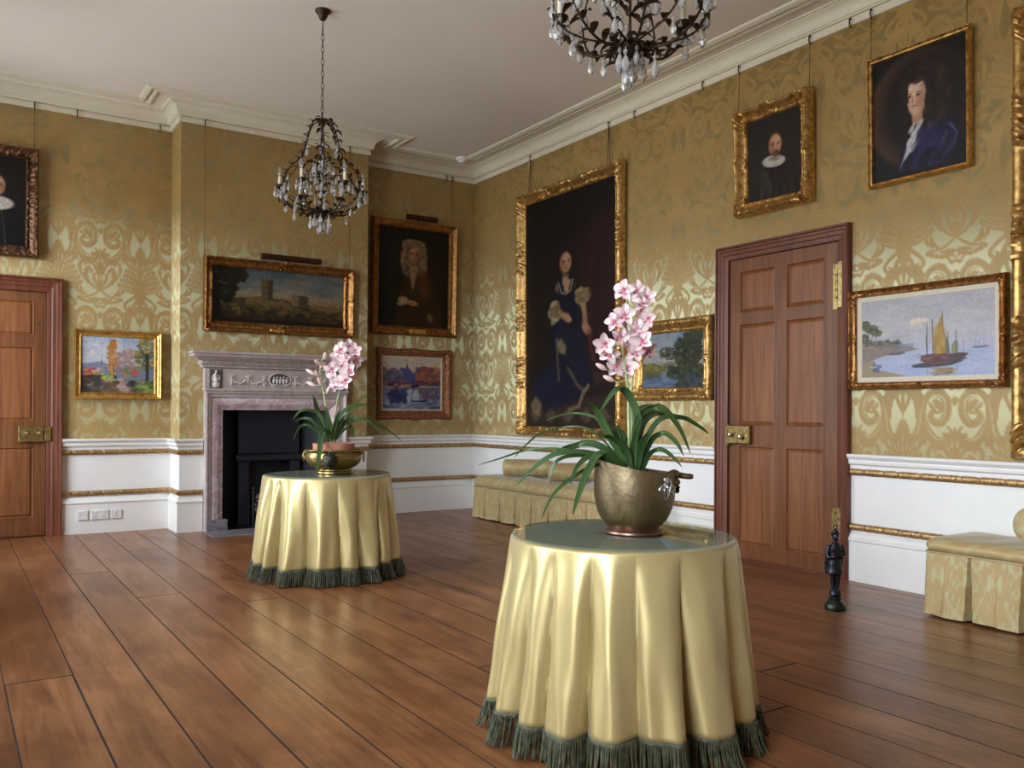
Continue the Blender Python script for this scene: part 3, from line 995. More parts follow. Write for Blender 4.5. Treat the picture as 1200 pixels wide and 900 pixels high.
def m_wood(name, dark, mid, light, axis='Z', rough=.42):
    t = NT(name)
    sc = {'X': (1.2, 22, 22), 'Y': (22, 1.2, 22), 'Z': (22, 22, 1.2)}[axis]
    g = t.noise(t.coords(sc), 1.0, 5, .62, .9)
    g2 = t.noise(t.coords(tuple(x * .18 for x in sc)), 1.0, 2)
    base = t.ramp(g, [(.25, lin(dark)), (.5, lin(mid)), (.78, lin(light))])
    base = t.mix(t.math('MULTIPLY', g2, .55), base, lin(dark))
    t.set(Base_Color=base, Roughness=rough)
    t.b.inputs['Specular IOR Level'].default_value = .45
    t.bump(g, .08, .003)
    return t.m


def m_gold(name, hi=(206, 160, 84), lo=(120, 78, 34), rough=.36, metal=.85, scale=26, bump=.35, bscale=120):
    t = NT(name)
    v = t.coords()
    n = t.noise(v, scale, 4, .6)
    base = t.ramp(n, [(.32, lin(lo)), (.62, lin(hi))])
    t.set(Base_Color=base, Roughness=t.math('ADD', rough - .08, t.math('MULTIPLY', n, .2)), Metallic=metal)
    t.bump(t.noise(v, bscale, 3), bump, .003)
    return t.m


def m_marble(name, base_c, vein_c, scale=5):
    t = NT(name)
    v = t.coords()
    n = t.noise(v, scale, 6, .62, 1.6)
    n2 = t.noise(v, scale * 3.3, 4, .6, .8)
    b = t.ramp(n, [(.38, lin(base_c)), (.5, lin(vein_c)), (.56, lin(base_c)), (.8, tuple(x * .8 for x in lin(base_c)))])
    b = t.mix(t.math('MULTIPLY', n2, .3), b, lin(vein_c))
    t.set(Base_Color=b, Roughness=.32)
    return t.m


SILK = m_silk()
FLOORM = m_floor()
PAINT = simple('white dado paint', (236, 235, 232), .45, var=.03, scale=5, bump=.05, bscale=40)
PAINT2 = simple('cornice paint', (226, 220, 204), .55, var=.05, scale=4, bump=.04, bscale=30)
CEIL = simple('ceiling plaster', (244, 238, 234), .8, var=.04, scale=1.2, bump=.06, bscale=14)
DOORW = m_wood('door mahogany', (84, 48, 26), (124, 77, 45), (154, 102, 64))
DOORP = m_wood('door panel mahogany', (98, 56, 30), (142, 89, 53), (170, 116, 74))
ARCHW = m_wood('architrave mahogany', (76, 38, 28), (112, 62, 44), (140, 86, 64))
ARCHH = m_wood('architrave mahogany head', (76, 38, 28), (112, 62, 44), (140, 86, 64), 'Y')
GILTRIM = m_gold('gilt fillet', (198, 166, 116), (136, 100, 64), .42, .7, 60, .3)
BRASS = m_gold('aged brass', (172, 150, 100), (116, 96, 58), .36, .9, 40, .12)
BLACK = simple('blackened iron', (38, 40, 46), .55, .4, .3, 20, bump=.15)
STEEL = simple('polished rivets', (215, 205, 180), .25, .9, .15, 30)

# ------------------------------------------------------------------ floor, ceiling
b = MB()
b.box(XL - .3, YF - .3, -.1, XR + .3, YB + .3, 0)
tag(b.build('floor', FLOORM, smooth=0), kind='structure')
b = MB()
b.box(XL - .3, YF - .3, ZC, XR + .3, YB + .3, ZC + .1)
tag(b.build('ceiling', CEIL, smooth=0), kind='structure')


# ------------------------------------------------------------------ walls
def wall_obj(name, to_xyz, patches, flip=False):
    """patches: (u0,u1,z0,z1,step,material index, phase); silk patches carry the damask pattern"""
    V, F, MI, A = [], [], [], []
    for u0, u1, z0, z1, step, mi, ph in patches:
        nu, nz = max(2, int(round((u1 - u0) / step)) + 1), max(2, int(round((z1 - z0) / step)) + 1)
        U, Z = np.meshgrid(np.linspace(u0, u1, nu), np.linspace(z0, z1, nz))
        base = sum(len(x) for x in V)
        V.append(to_xyz(U.ravel(), Z.ravel()))
        A.append(damask(U.ravel() - ph, Z.ravel()) if mi == 0 else np.zeros(U.size))
        idx = np.arange(nu * nz).reshape(nz, nu) + base
        q = np.stack([idx[:-1, :-1], idx[:-1, 1:], idx[1:, 1:], idx[1:, :-1]], -1).reshape(-1, 4)
        F.append(q[:, ::-1] if flip else q)
        MI.append(np.full(len(q), mi))
    V, F, MI, A = np.concatenate(V), np.concatenate(F), np.concatenate(MI), np.concatenate(A)
    me = bpy.data.meshes.new(name)
    me.vertices.add(len(V))
    me.vertices.foreach_set('co', V.astype(np.float32).ravel())
    me.loops.add(len(F) * 4)
    me.loops.foreach_set('vertex_index', F.astype(np.int32).ravel())
    me.polygons.add(len(F))
    me.polygons.foreach_set('loop_start', np.arange(0, len(F) * 4, 4, dtype=np.int32))
    me.materials.append(SILK)
    me.materials.append(PAINT)
    me.polygons.foreach_set('material_index', MI.astype(np.int32))
    at = me.attributes.new('damask', 'FLOAT', 'POINT')
    at.data.foreach_set('value', A.astype(np.float32))
    me.update(calc_edges=True)
    me.validate()
    o = bpy.data.objects.new(name, me)
    COL.objects.link(o)
    ORG[o.name] = Vector((0, 0, 0))
    return tag(o, kind='structure')


def back(y): return lambda u, z: np.stack([u, np.full(u.shape, y), z], -1)
def side(x): return lambda u, z: np.stack([np.full(u.shape, x), u, z], -1)


PB = 1.181                                   # a motif axis on the back wall
ZT = ZK + .04
wall_obj('wall_back', back(YB), [
    (XL, D1A + .08, ZD, ZT, .05, 0, PB), (XL, D1A + .08, 0, ZD, .5, 1, 0),
    (D1A + .08, D1B - .08, D1Z - .08, ZT, .012, 0, PB),
    (D1B - .08, CX0, ZD, ZT, .0105, 0, PB), (D1B - .08, CX0, 0, ZD, .5, 1, 0),
    (CX1, XR, ZD, ZT, .0115, 0, PB), (CX1, XR, 0, ZD, .5, 1, 0)])
PCH = 2.74 - DW / 2
wall_obj('wall_chimney', back(YC), [
    (CX0, CX1, 1.45, ZT, .0105, 0, PCH), (CX0, FX0 - .02, ZD, 1.45, .0105, 0, PCH), (FX1 + .02, CX1, ZD, 1.45, .0105, 0, PCH), (FX0 - .02, FX1 + .02, FZ, 1.45, .1, 0, PCH),
    (CX0, FX0 - .02, 0, ZD, .4, 1, 0), (FX1 + .02, CX1, 0, ZD, .4, 1, 0)])
wall_obj('wall_chimney_left', side(CX0), [(YC, YB, ZD, ZT, .0105, 0, YC + .1), (YC, YB, 0, ZD, .2, 1, 0)], True)
wall_obj('wall_chimney_right', side(CX1), [(YC, YB, ZD, ZT, .02, 0, YC + .1), (YC, YB, 0, ZD, .2, 1, 0)])
PR = 2.93
wall_obj('wall_right', side(XR), [
    (YF, 1.7, ZD, ZT, .06, 0, PR), (YF, D2B + .08, 0, ZD, .5, 1, 0), (1.7, D2B + .08, ZD, ZT, .0085, 0, PR),
    (D2B + .08, D2A - .08, D2Z - .08, ZT, .009, 0, PR), (D2A - .08, YB, ZD, ZT, .0095, 0, PR), (D2A - .08, YB, 0, ZD, .5, 1, 0)])
WINS = [(.2, 1.7), (3.4, 4.9), (6.7, 8.15)]
FWINS = []
WZ0, WZ1 = .55, 3.4
for nm, mk, lo, hi, ws, fl in (('wall_front', back(YF), XL, XR, FWINS, True), ('wall_left', side(XL), YF, YB, WINS, True)):
    pl, y = [], lo
    for a, c in ws:
        pl += [(y, a, ZD, ZT, .06, 0, PR), (y, a, 0, ZD, .5, 1, 0), (a, c, WZ1, ZT, .06, 0, PR), (a, c, 0, WZ0, .5, 1, 0)]
        y = c
    pl += [(y, hi, ZD, ZT, .06, 0, PR), (y, hi, 0, ZD, .5, 1, 0)]
    wall_obj(nm, mk, pl, fl)

# windows in the left wall: deep reveals, sash frames with glazing bars, thin panes
PANE = bpy.data.materials.new('window glass')
PANE.use_nodes = True
nt = PANE.node_tree
nt.nodes.clear()
mo = nt.nodes.new('ShaderNodeOutputMaterial')
mx = nt.nodes.new('ShaderNodeMixShader')
tr = nt.nodes.new('ShaderNodeBsdfTransparent')
gl = nt.nodes.new('ShaderNodeBsdfGlossy')
gl.inputs['Roughness'].default_value = .02
lw = nt.nodes.new('ShaderNodeLayerWeight')
lw.inputs['Blend'].default_value = .15
nt.links.new(lw.outputs['Fresnel'], mx.inputs[0])
nt.links.new(tr.outputs[0], mx.inputs[1])
nt.links.new(gl.outputs[0], mx.inputs[2])
nt.links.new(mx.outputs[0], mo.inputs[0])
for i, (which, a, c) in enumerate([('l', a, c) for a, c in WINS] + [('f', a, c) for a, c in FWINS]):
    # local frame: along the wall, depth into the wall, height
    W = Matrix(((0, -1, 0, XL), (1, 0, 0, 0), (0, 0, 1, 0), (0, 0, 0, 1))) if which == 'l' else Matrix(((1, 0, 0, 0), (0, -1, 0, YF), (0, 0, 1, 0), (0, 0, 0, 1)))
    w = structure('window_%d' % (i + 1), W @ Vector(((a + c) / 2, 0, WZ0)))
    b = MB(W)
    for u0, u1, z0, z1 in ((a - .02, a, WZ0, WZ1), (c, c + .02, WZ0, WZ1), (a - .02, c + .02, WZ0 - .02, WZ0), (a - .02, c + .02, WZ1, WZ1 + .02)):
        b.box(u0, .001, z0, u1, .3, z1)
    b.box(a - .02, -.05, WZ0 - .05, c + .02, .3, WZ0 - .02)
    b.build('reveal', PAINT, w, smooth=0)
    b = MB(W)
    for u0, u1, z0, z1 in ((a, a + .06, WZ0, WZ1), (c - .06, c, WZ0, WZ1), (a, c, WZ0, WZ0 + .08), (a, c, WZ1 - .06, WZ1), (a, c, 1.87, 1.93)):
        b.box(u0, .22, z0, u1, .27, z1, bev=.004)
    b.build('sash_frame', PAINT, w, smooth=0)
    b = MB(W)
    for k in (1, 2):
        u = a + (c - a) * k / 3
        b.box(u - .01, .23, WZ0, u + .01, .26, WZ1)
    for z in (1.0, 1.43, 2.37, 2.81):
        b.box(a, .23, z - .01, c, .26, z + .01)
    b.build('glazing_bars', PAINT, w, smooth=0)
    b = MB(W)
    b.box(a + .03, .245, WZ0 + .03, c - .03, .249, WZ1 - .03)
    b.build('pane', PANE, w, smooth=0)

# ------------------------------------------------------------------ plaster cornice, ceiling strip, dado rail, gilt fillets, skirting
ROOM = [(XL, YF), (XR, YF), (XR, YB), (CX1, YB), (CX1, YC), (CX0, YC), (CX0, YB), (XL, YB)]
b = MB()
sweep(b, ROOM, [(0, ZK), (.02, ZK), (.02, ZK + .044), (.007, ZK + .046), (.007, ZK + .056), (.03, ZK + .058), (.033, ZK + .066), (.044, ZK + .07), (.046, ZK + .082), (.052, ZK + .106), (.066, ZK + .128),
               (.088, ZK + .143), (.102, ZK + .147), (.102, ZK + .153), (.122, ZK + .155), (.126, ZK + .161), (.126, ZC)], closed=True)
tag(b.build('trim_1', PAINT2, smooth=25), kind='structure')
b = MB()
sweep(b, ROOM, [(.236, ZC), (.238, ZC - .016), (.252, ZC - .023), (.272, ZC - .02), (.282, ZC - .012), (.283, ZC - .001), (.297, ZC - .001), (.299, ZC - .018), (.318, ZC - .026), (.342, ZC - .02), (.356, ZC - .01), (.36, ZC)], closed=True)
tag(b.build('trim_2', PAINT2, smooth=25), kind='structure')


def runs():
    """stretches of wall between the doors and the fireplace surround"""
    M0, M1 = 2.012, 3.43
    return [('left', [(XL, YB), (XL, YF)]),
            ('front', []),
            ('right', [(XR, YF), (XR, D2B)]),
            ('corner', [(XR, D2A), (XR, YB), (CX1, YB), (CX1, YC), (M1, YC)]),
            ('back', [(M0, YC), (CX0, YC), (CX0, YB), (D1B, YB)]),
            ('far', [(D1A, YB), (XL, YB)])]


def left_runs():
    out, y = [], YB
    for a, c in reversed(WINS):
        out.append([(XL, y), (XL, c + .02)])
        y = a - .02
    return out + [[(XL, y), (XL, YF)]]


def front_runs():
    out, x = [], XL
    for a, c in FWINS:
        out.append([(x, YF), (a - .02, YF)])
        x = c + .02
    return out + [[(x, YF), (XR, YF)]]


def carve(d):
    q = d % .26
    return (.0045 * abs(math.sin(d * PI / .022)) if q < .12 else (.003 if .15 < q < .23 else -.002))


k = 3
rail = [(0, ZD - .112), (.012, ZD - .108), (.014, ZD - .078), (.03, ZD - .066), (.034, ZD - .05), (.03, ZD - .04), (.042, ZD - .03), (.052, ZD - .018), (.054, ZD - .004), (.05, ZD), (0, ZD)]
for nm, path in runs():
    b = MB()
    for p in (left_runs() if nm == 'left' else front_runs() if nm == 'front' else [path]):
        sweep(b, p, rail)
    tag(b.build('trim_%d' % k, PAINT, smooth=25), kind='structure')
    k += 1
for z in (.724, .348):
    for nm, path in runs():
        if nm in ('front', 'far', 'left'): continue
        b = MB()
        sweep(b, path, [(0, z - .002), (.012, z - .002), (.02, z + .008), (.026, z + .022), (.02, z + .036), (.01, z + .044), (0, z + .044)], sub=.0075, mod=carve)
        tag(b.build('trim_%d' % k, GILTRIM, smooth=50), kind='structure')
        k += 1
for nm, path in runs():
    b = MB()
    if nm == 'front':
        path = [(XL, YF), (XR, YF)]
    sweep(b, path, [(0, 0), (.022, 0), (.022, .27), (.03, .278), (.03, .29), (.02, .3), (.014, .318), (.006, .33), (0, .334)])
    tag(b.build('baseboard_' + nm, PAINT, smooth=25), kind='structure')

# light switch and socket plates on the skirting
PLATE = simple('socket plastic', (226, 226, 228), .4, var=.03)
for nm, x0, x1, lab, kind in (('blank_plate', .998, 1.088, 'square blank white cover plate nearest the left door on the skirting', 0),
                              ('double_socket', 1.113, 1.259, 'wide white double socket in the middle of three plates on the skirting', 2),
                              ('single_socket', 1.281, 1.368, 'square white single socket on the skirting, right of the wide one', 1)):
    y = YB - .022
    z0, z1 = .125, .212
    t = thing(nm, lab, 'wall socket', ((x0 + x1) / 2, y, z0), 'socket plates on the skirting')
    b = MB()
    b.box(x0, y - .011, z0, x1, y, z1, bev=.003)
    b.build('face_plate', PLATE, t)
    for j in range(kind):
        cx = (x0 + x1) / 2 + (j - (kind - 1) / 2) * .07
        b = MB()
        b.box(cx - .009, y - .016, z1 - .03, cx + .009, y - .009, z1 - .012, bev=.002)
        b.build('switch', PLATE, t)
        b = MB()
        for dx, dz, w, h in ((0, .034, .004, .011), (-.012, .018, .009, .004), (.012, .018, .009, .004)):
            b.box(cx + dx - w / 2, y - .0118, z0 + dz - h / 2, cx + dx + w / 2, y - .010, z0 + dz + h / 2)
        b.build('socket_holes', BLACK, t)


# ------------------------------------------------------------------ doors
def wallM(which, u, z=0.0, depth=0.0):
    """frame on a wall: a to the right, b up, c out into the room"""
    if which == 'b':
        return Matrix(((1, 0, 0, u), (0, 0, -1, depth), (0, 1, 0, z), (0, 0, 0, 1)))
    return Matrix(((0, 0, -1, depth), (-1, 0, 0, u), (0, 1, 0, z), (0, 0, 0, 1)))


def sweep_loop(mb, pts_in, pts_out, prof, closed=False, mi=0):
    """profile (t from outer 0 to inner 1, height c) swept along matching outer and inner corner lists"""
    n = len(pts_in)
    rows = []
    for i in range(n):
        o, q = pts_out[i], pts_in[i]
        rows.append([(o[0] + (q[0] - o[0]) * t, o[1] + (q[1] - o[1]) * t, c) for t, c in prof])
    for i in range(n if closed else n - 1):
        mb.grid([rows[i], rows[(i + 1) % n]], mi)


def panel_door(root, M, x0, x1, z0, z1, cols, rows, c=.0, panelmat=DOORP, skip=()):
    """framed door leaf: stiles, rails and raised fielded panels (local: right, up, out)"""
    th = .022
    xs = sorted({x0, x1} | {v for q in cols for v in q})
    b = MB(M)
    b.box(x0 - .03, z0 - .012, c - .045, x1 + .03, z1 + .03, c - .02)                        # core
    edges = [x0] + [v for q in cols for v in q] + [x1]
    for i in range(0, len(edges), 2):
        b.box(edges[i], z0, c - .02, edges[i + 1], z1, c)
    ez = [z0] + [v for q in rows for v in q] + [z1]
    for (p, q) in cols:
        for i in range(0, len(ez), 2):
            b.box(p, ez[i], c - .02, q, ez[i + 1], c)
    b.build('door_leaf', DOORW, root, smooth=0)
    for (p, q) in cols:
        for (r, s) in rows:
            b = MB(M)
            o = [(p, r), (q, r), (q, s), (p, s)]
            ins = lambda d: [(p + d, r + d), (q - d, r + d), (q - d, s - d), (p + d, s - d)]
            w = .034
            sweep_loop(b, ins(w), o, [(0, c + .002), (.12, c + .004), (.24, c - .002), (.34, c - .013), (.42, c - .014), (.5, c - .012), (.94, c - .003), (1, c - .003)], True)
            i = ins(w)
            b.add([(x, z, c - .003) for x, z in i], [(0, 1, 2, 3)])
            b.build('door_panel', panelmat, root, smooth=20)


def architrave(root, M, x0, x1, z1, w, matv, side_only=None):
    prof = [(0, 0), (0, .045), (.06, .052), (.14, .05), (.2, .036), (.34, .034), (.4, .026), (.62, .024), (.7, .016), (.9, .014), (1, .01), (1, -.04)]
    b = MB(M)
    sweep_loop(b, [(x0 + w, 0), (x0 + w, z1 - w), (x1 - w, z1 - w), (x1 - w, 0)], [(x0, 0), (x0, z1), (x1, z1), (x1, 0)], prof)
    b.build('architrave', matv, root, smooth=20)


# the tall six-panel door in the right wall
d2 = structure('door_2', (XR, (D2A + D2B) / 2, 0))
M = wallM('r', 0, 0, XR)
a0, a1 = -D2A, -D2B
architrave(d2, M, a0, a1, D2Z, .105, ARCHW)
s0, s1, st = a0 + .105, a1 - .105, D2Z - .105
panel_door(d2, M, s0 + .004, s1 - .004, .012, st - .004, [(-4.665, -4.325), (-4.215, -3.885)], [(.115, .885), (1.045, 1.835), (1.925, 2.25)], -.012)
b = MB(M)
b.box(s0 + .01, 0, -.035, s1 - .01, .012, .005)
b.build('threshold', ARCHW, d2, smooth=0)
b = MB(M)
b.box(s0 + .0, .9, -.008, s0 + .235, 1.045, .028, bev=.006)
b.box(s0 + .0, .885, -.008, s0 + .03, 1.05, .034, bev=.004)
lock = b.build('rim_lock', BRASS, d2, smooth=30)
for dx, dz in ((.06, .07), (.165, .055)):
    b = MB(M)
    b.lathe([(.0, .0), (.008, 0), (.009, .01), (.017, .02), (.02, .03), (.016, .04), (0, .044)], 14, (s0 + dx, .93 + dz - .03, .024))
    b.build('knob', STEEL, lock, smooth=40)
for z0, z1 in ((1.87, 2.19), (.26, .48)):
    b = MB(M)
    b.box(s1 - .052, z0, -.008, s1 - .012, z1, -.002, bev=.002)
    b.box(s1 + .006, z0 + .01, .012, s1 + .052, z1 + .01, .024, bev=.002)
    h = b.build('hinge', BRASS, d2, smooth=0)
    b = MB(M)
    zc = (z0 + z1) / 2
    b.tube([(s1 - .002, zc - .07, .018), (s1 - .002, zc + .07, .018)], .011, 10)
    for q in (-.075, .075, -.025, .025):
        b.ell((s1 - .002, zc + q, .018), (.014, .014, .014), 10, 6)
    b.build('hinge_knuckle', BRASS, h, smooth=40)

# the door at the left end of the back wall
d1 = structure('door_1', ((D1A + D1B) / 2, YB, 0))
M = wallM('b', 0, 0, YB)
architrave(d1, M, D1A, D1B, D1Z, .125, ARCHW)
s0, s1, st = D1A + .125, D1B - .125, D1Z - .125
panel_door(d1, M, s0 + .004, s1 - .004, .012, st - .004, [(s0 + .1, .22), (.32, s1 - .095)], [(.17, .80), (1.03, 1.69), (1.79, 2.10)], -.012)
b = MB(M)
b.box(.53, .845, -.008, .73, .985, .03, bev=.006)
b.box(.735, .85, .002, .785, .98, .034, bev=.004)
lock = b.build('rim_lock', BRASS, d1, smooth=30)
for x in (.59, .69):
    b = MB(M)
    b.lathe([(0, 0), (.008, 0), (.009, .01), (.017, .02), (.019, .03), (.015, .038), (0, .042)], 14, (x, .925, .024))
    b.build('knob', STEEL, lock, smooth=40)
b = MB(M)
b.ell((.693, 1.9, -.012), (.009, .009, .004), 10, 6)
b.build('peg', BLACK, d1)

# small white sensor in the corner of the ceiling
t = thing('ceiling_detector', 'small white detector on the ceiling near the far right corner', 'smoke detector', (4.81, 8.36, ZC))
WPL = simple('white plastic', (232, 232, 240), .35, var=.03)
b = MB()
b.lathe([(.062, 0), (.064, -.02), (.06, -.03), (.056, -.034)], 24, (4.81, 8.36, ZC))
b.build('housing', WPL, t, smooth=30)
b = MB()
b.lathe([(.042, -.03), (.04, -.05), (.03, -.058), (0, -.06)], 20, (4.81, 8.36, ZC))
b.build('cap', WPL, t, smooth=30)
b = MB()
b.box(4.865, 8.33, ZC - .028, 4.905, 8.40, ZC, bev=.004)
b.build('cable_box', WPL, t)


# ------------------------------------------------------------------ pictures
def hsh(i, j):
    return (math.sin(i * 127.1 + j * 311.7) * 43758.5453) % 1.0


def vn(x, y):
    i, j = math.floor(x), math.floor(y)
    fx, fy = x - i, y - j
    fx, fy = fx * fx * (3 - 2 * fx), fy * fy * (3 - 2 * fy)
    return (hsh(i, j) * (1 - fx) + hsh(i + 1, j) * fx) * (1 - fy) + (hsh(i, j + 1) * (1 - fx) + hsh(i + 1, j + 1) * fx) * fy


PAINTED = NT('oil paint on canvas')
_at = PAINTED.n('Attribute', attribute_name='paint')
PAINTED.set(Base_Color=_at.outputs['Color'], Roughness=.48)
PAINTED.b.inputs['Specular IOR Level'].default_value = .25
PAINTED.bump(PAINTED.noise(PAINTED.coords(), 160, 2), .12, .002)
PAINTED = PAINTED.m
GOLD = m_gold('frame gilding', (216, 178, 112), (142, 100, 54))
GOLDB = m_gold('bright gilding', (236, 198, 120), (190, 142, 74), .3)
GOLDD = m_gold('dull gilding', (182, 134, 78), (112, 74, 42), .38)
BRONZED = m_gold('bronzed gilding', (124, 90, 66), (62, 42, 32), .42, .7)
ROSY = m_gold('rose gilding', (170, 116, 84), (104, 62, 44), .5, .5, 40, .4)
LINEN = simple('linen slip', (214, 204, 184), .7, var=.08, scale=60)
WIRE = simple('picture wire', (60, 46, 30), .5, .6)
HOOKM = simple('brass hook', (92, 74, 50), .4, .8)
LAMPM = simple('picture lamp bronze', (70, 46, 28), .42, .7)

FLAT = [(0, -.9), (0, .55), (.06, .8), (.14, .95), (.24, .9), (.32, .6), (.55, .45), (.74, .4), (.8, .55), (.87, .6), (.93, .5), (1, .25), (1, -.3)]
HOLLOW = [(0, -.9), (0, .5), (.05, .85), (.13, 1), (.22, .95), (.28, .72), (.4, .42), (.55, .28), (.68, .3), (.76, .42), (.84, .45), (.9, .36), (1, .2), (1, -.3)]
SWEPT = [(0, -.9), (0, .3), (.06, .6), (.16, .9), (.28, 1), (.4, .92), (.5, .7), (.62, .42), (.74, .3), (.82, .38), (.9, .34), (1, .15), (1, -.3)]


def carve_none(d, L, t): return 0


def carve_all(d, L, t):
    return (.6 * vn(d * 75, t * 6.5) + .4 * vn(d * 150, t * 12) - .45) * .9 * (1 if .06 < t < .85 else .2)


def carve_ends(d, L, t):
    e = min(d, L - d)
    m = abs(d - L / 2)
    w = max(0, 1 - e / .17) + .8 * max(0, 1 - m / .1)
    return (.65 * vn(d * 75, t * 7) + .35 * vn(d * 150, t * 12 + 9) - .3) * min(1, w * 1.3) * (1 if .04 < t < .95 else .2) + (.1 * math.sin(d * 2 * PI / .018) if .83 < t < .93 else 0)


def carve_panels(d, L, t):
    q = (d / L * 4.0 + .5) % 1.0
    on = 1 if .23 < q < .77 else 0
    return ((.6 * vn(d * 70, t * 7) + .4 * vn(d * 140, t * 12 + 5) - .35) * 1.3 if on else 0) * (1 if .05 < t < .86 else .15) + (.12 * math.sin(d * 2 * PI / .02) if t < .06 or t > .86 else 0)


def carve_beads(d, L, t):
    return .25 * abs(math.sin(d * PI / .014)) if .78 < t < .92 else (.1 * math.sin(d * 2 * PI / .03) if .2 < t < .3 else 0)


def picture(which, wall, a0, a1, z0, z1, wid, art, label, cat='painting', prof=FLAT, depth=.05, gap=.012, carve=carve_none, matf=None, tilt=0.0, slip=0.0,
            wires=(), wavy=0.0, light=None, plate=None, gain=.6, wtop=ZK + .015, name='framed_painting', canvas_name='canvas', pair=False, step=.0065, top_gap=0):
    c0 = wall
    M0 = wallM(which, 0, z0, c0)
    M = M0 @ Matrix.Translation((0, 0, gap)) @ Matrix.Rotation(math.radians(tilt), 4, 'X')
    H = z1 - z0
    org = M @ Vector(((a0 + a1) / 2, 0, 0))
    t = thing(name, label, cat, org)
    b = MB(M)
    wl = wid if hasattr(wid, '__len__') else (wid, wid, wid, wid)         # left, right, bottom, top
    outer = [(a0, 0), (a1, 0), (a1, H), (a0, H)]
    inner = [(a0 + wl[0], wl[2]), (a1 - wl[1], wl[2]), (a1 - wl[1], H - wl[3]), (a0 + wl[0], H - wl[3])]
    for i in range(4):
        j = (i + 1) % 4
        o0, o1, i0, i1 = outer[i], outer[j], inner[i], inner[j]
        L = math.hypot(o1[0] - o0[0], o1[1] - o0[1])
        n = max(2, int(L / (step if carve is not carve_none or wavy else .2)))
        nrm = ((o1[1] - o0[1]) / L, -(o1[0] - o0[0]) / L)
        rows = []
        for k in range(n + 1):
            s = k / n
            d = s * L
            row = []
            wv = wavy * (.5 + .5 * math.cos(s * 4 * PI) - abs(math.sin(s * 6 * PI)) * .4) if wavy else 0
            for tt, c in prof:
                x = o0[0] + (o1[0] - o0[0]) * s
                y = o0[1] + (o1[1] - o0[1]) * s
                x2 = i0[0] + (i1[0] - i0[0]) * s
                y2 = i0[1] + (i1[1] - i0[1]) * s
                px, py = x + (x2 - x) * tt, y + (y2 - y) * tt
                if wv and tt < .5 and 0 < k < n:
                    px += nrm[0] * wv * (1 - 2 * tt)
                    py += nrm[1] * wv * (1 - 2 * tt)
                cc = max(0, c * depth + (carve(d, L, tt) * depth * .42 if 0 < c and 0 < tt < 1 and 0 < k < n else 0)) if c > -.5 else 0
                row.append((px, py, cc))
            rows.append(row)
        b.grid(rows)
    b.add([(p[0], p[1], 0) for p in outer], [(3, 2, 1, 0)])
    b.build('frame', matf or GOLD, t, smooth=50)
    ia0, ib0, ia1, ib1 = inner[0][0], inner[0][1], inner[2][0], inner[2][1]
    if slip:
        b = MB(M)
        oo = [(ia0 - .003, ib0 - .003), (ia1 + .003, ib0 - .003), (ia1 + .003, ib1 + .003), (ia0 - .003, ib1 + .003)]
        ii = [(ia0 + slip, ib0 + slip), (ia1 - slip, ib0 + slip), (ia1 - slip, ib1 - slip), (ia0 + slip, ib1 - slip)]
        sweep_loop(b, ii, oo, [(0, depth * .2), (.0, depth * .3), (.85, depth * .2), (1, depth * .12), (1, 0)], True)
        b.build('linen_slip', LINEN, t, smooth=0)
        ia0, ib0, ia1, ib1 = ii[0][0], ii[0][1], ii[2][0], ii[2][1]
    A = art() if callable(art) else None
    if A is not None: A.gain = gain
    if A is not None:
        e = .002
        W, Hh = A.w, A.h
        X = np.linspace(ia0 - e, ia1 + e, W)
        Y = np.linspace(ib1 + e, ib0 - e, Hh)
        XX, YY = np.meshgrid(X, Y)
        P = np.stack([XX, YY, np.full(XX.shape, depth * .1 + .002)], -1)
        b = MB(M)
        b.grid(P, flip=True)
        n0 = len(b.v)
        x0, x1, y0, y1 = ia0 - e, ia1 + e, ib0 - e, ib1 + e
        b.box(x0, y0, .001, x1, y1, depth * .1 + .001)
        o = b.build(canvas_name, PAINTED, t, smooth=0)
        at = o.data.attributes.new('paint', 'FLOAT_COLOR', 'POINT')
        cols = np.concatenate([A.colors().reshape(-1, 4), np.tile([[.05, .04, .03, 1]], (len(b.v) - n0, 1))])
        at.data.foreach_set('color', cols.astype(np.float32).ravel())
    if light:
        l0, l1, zz = light
        b = MB(M)
        b.tube([(l0, H + zz, depth + .03), (l1, H + zz, depth + .03)], .03, 14)
        b.tube([((l0 + l1) / 2, H - .02, .006), ((l0 + l1) / 2, H + .03, .03), ((l0 + l1) / 2, H + zz + .01, depth + .02)], .008, 8)
        for q in (l0, l1):
            b.ell((q, H + zz, depth + .03), (.008, .032, .032), 10, 6)
        b.build('picture_light', LAMPM, t, smooth=50)
    if plate:
        b = MB(M)
        p = (a0 + a1) / 2 + plate[0]
        b.box(p - plate[1] / 2, .02, depth * .3, p + plate[1] / 2, .02 + plate[2], depth * .95 + .004, bev=.003)
        b.build('nameplate', GOLDB, t)
    Mi = Matrix(M0).inverted()
    for a in wires:
        b = MB(M0)
        top = Mi @ (M @ Vector((a, H - .03, .004)))
        bw = .022 if pair else 0
        for sx in ((-1, 1) if pair else (0,)):
            b.tube([(a + sx * bw, top.y, max(.004, top.z)), (a + sx * .002, wtop - z0 - .02, .03)], .0032 if pair else .0022, 6)
        b.build('hanging_wire', WIRE, t)
        b = MB(M0)
        hz = wtop - z0
        b.tube([(a, hz + .022, .024), (a, hz + .03, .032), (a, hz + .022, .04), (a, hz - .01, .042), (a, hz - .03, .036), (a, hz - .034, .028), (a, hz - .026, .024)], .0055, 8)
        b.build('picture_hook', HOOKM, t)
    return t


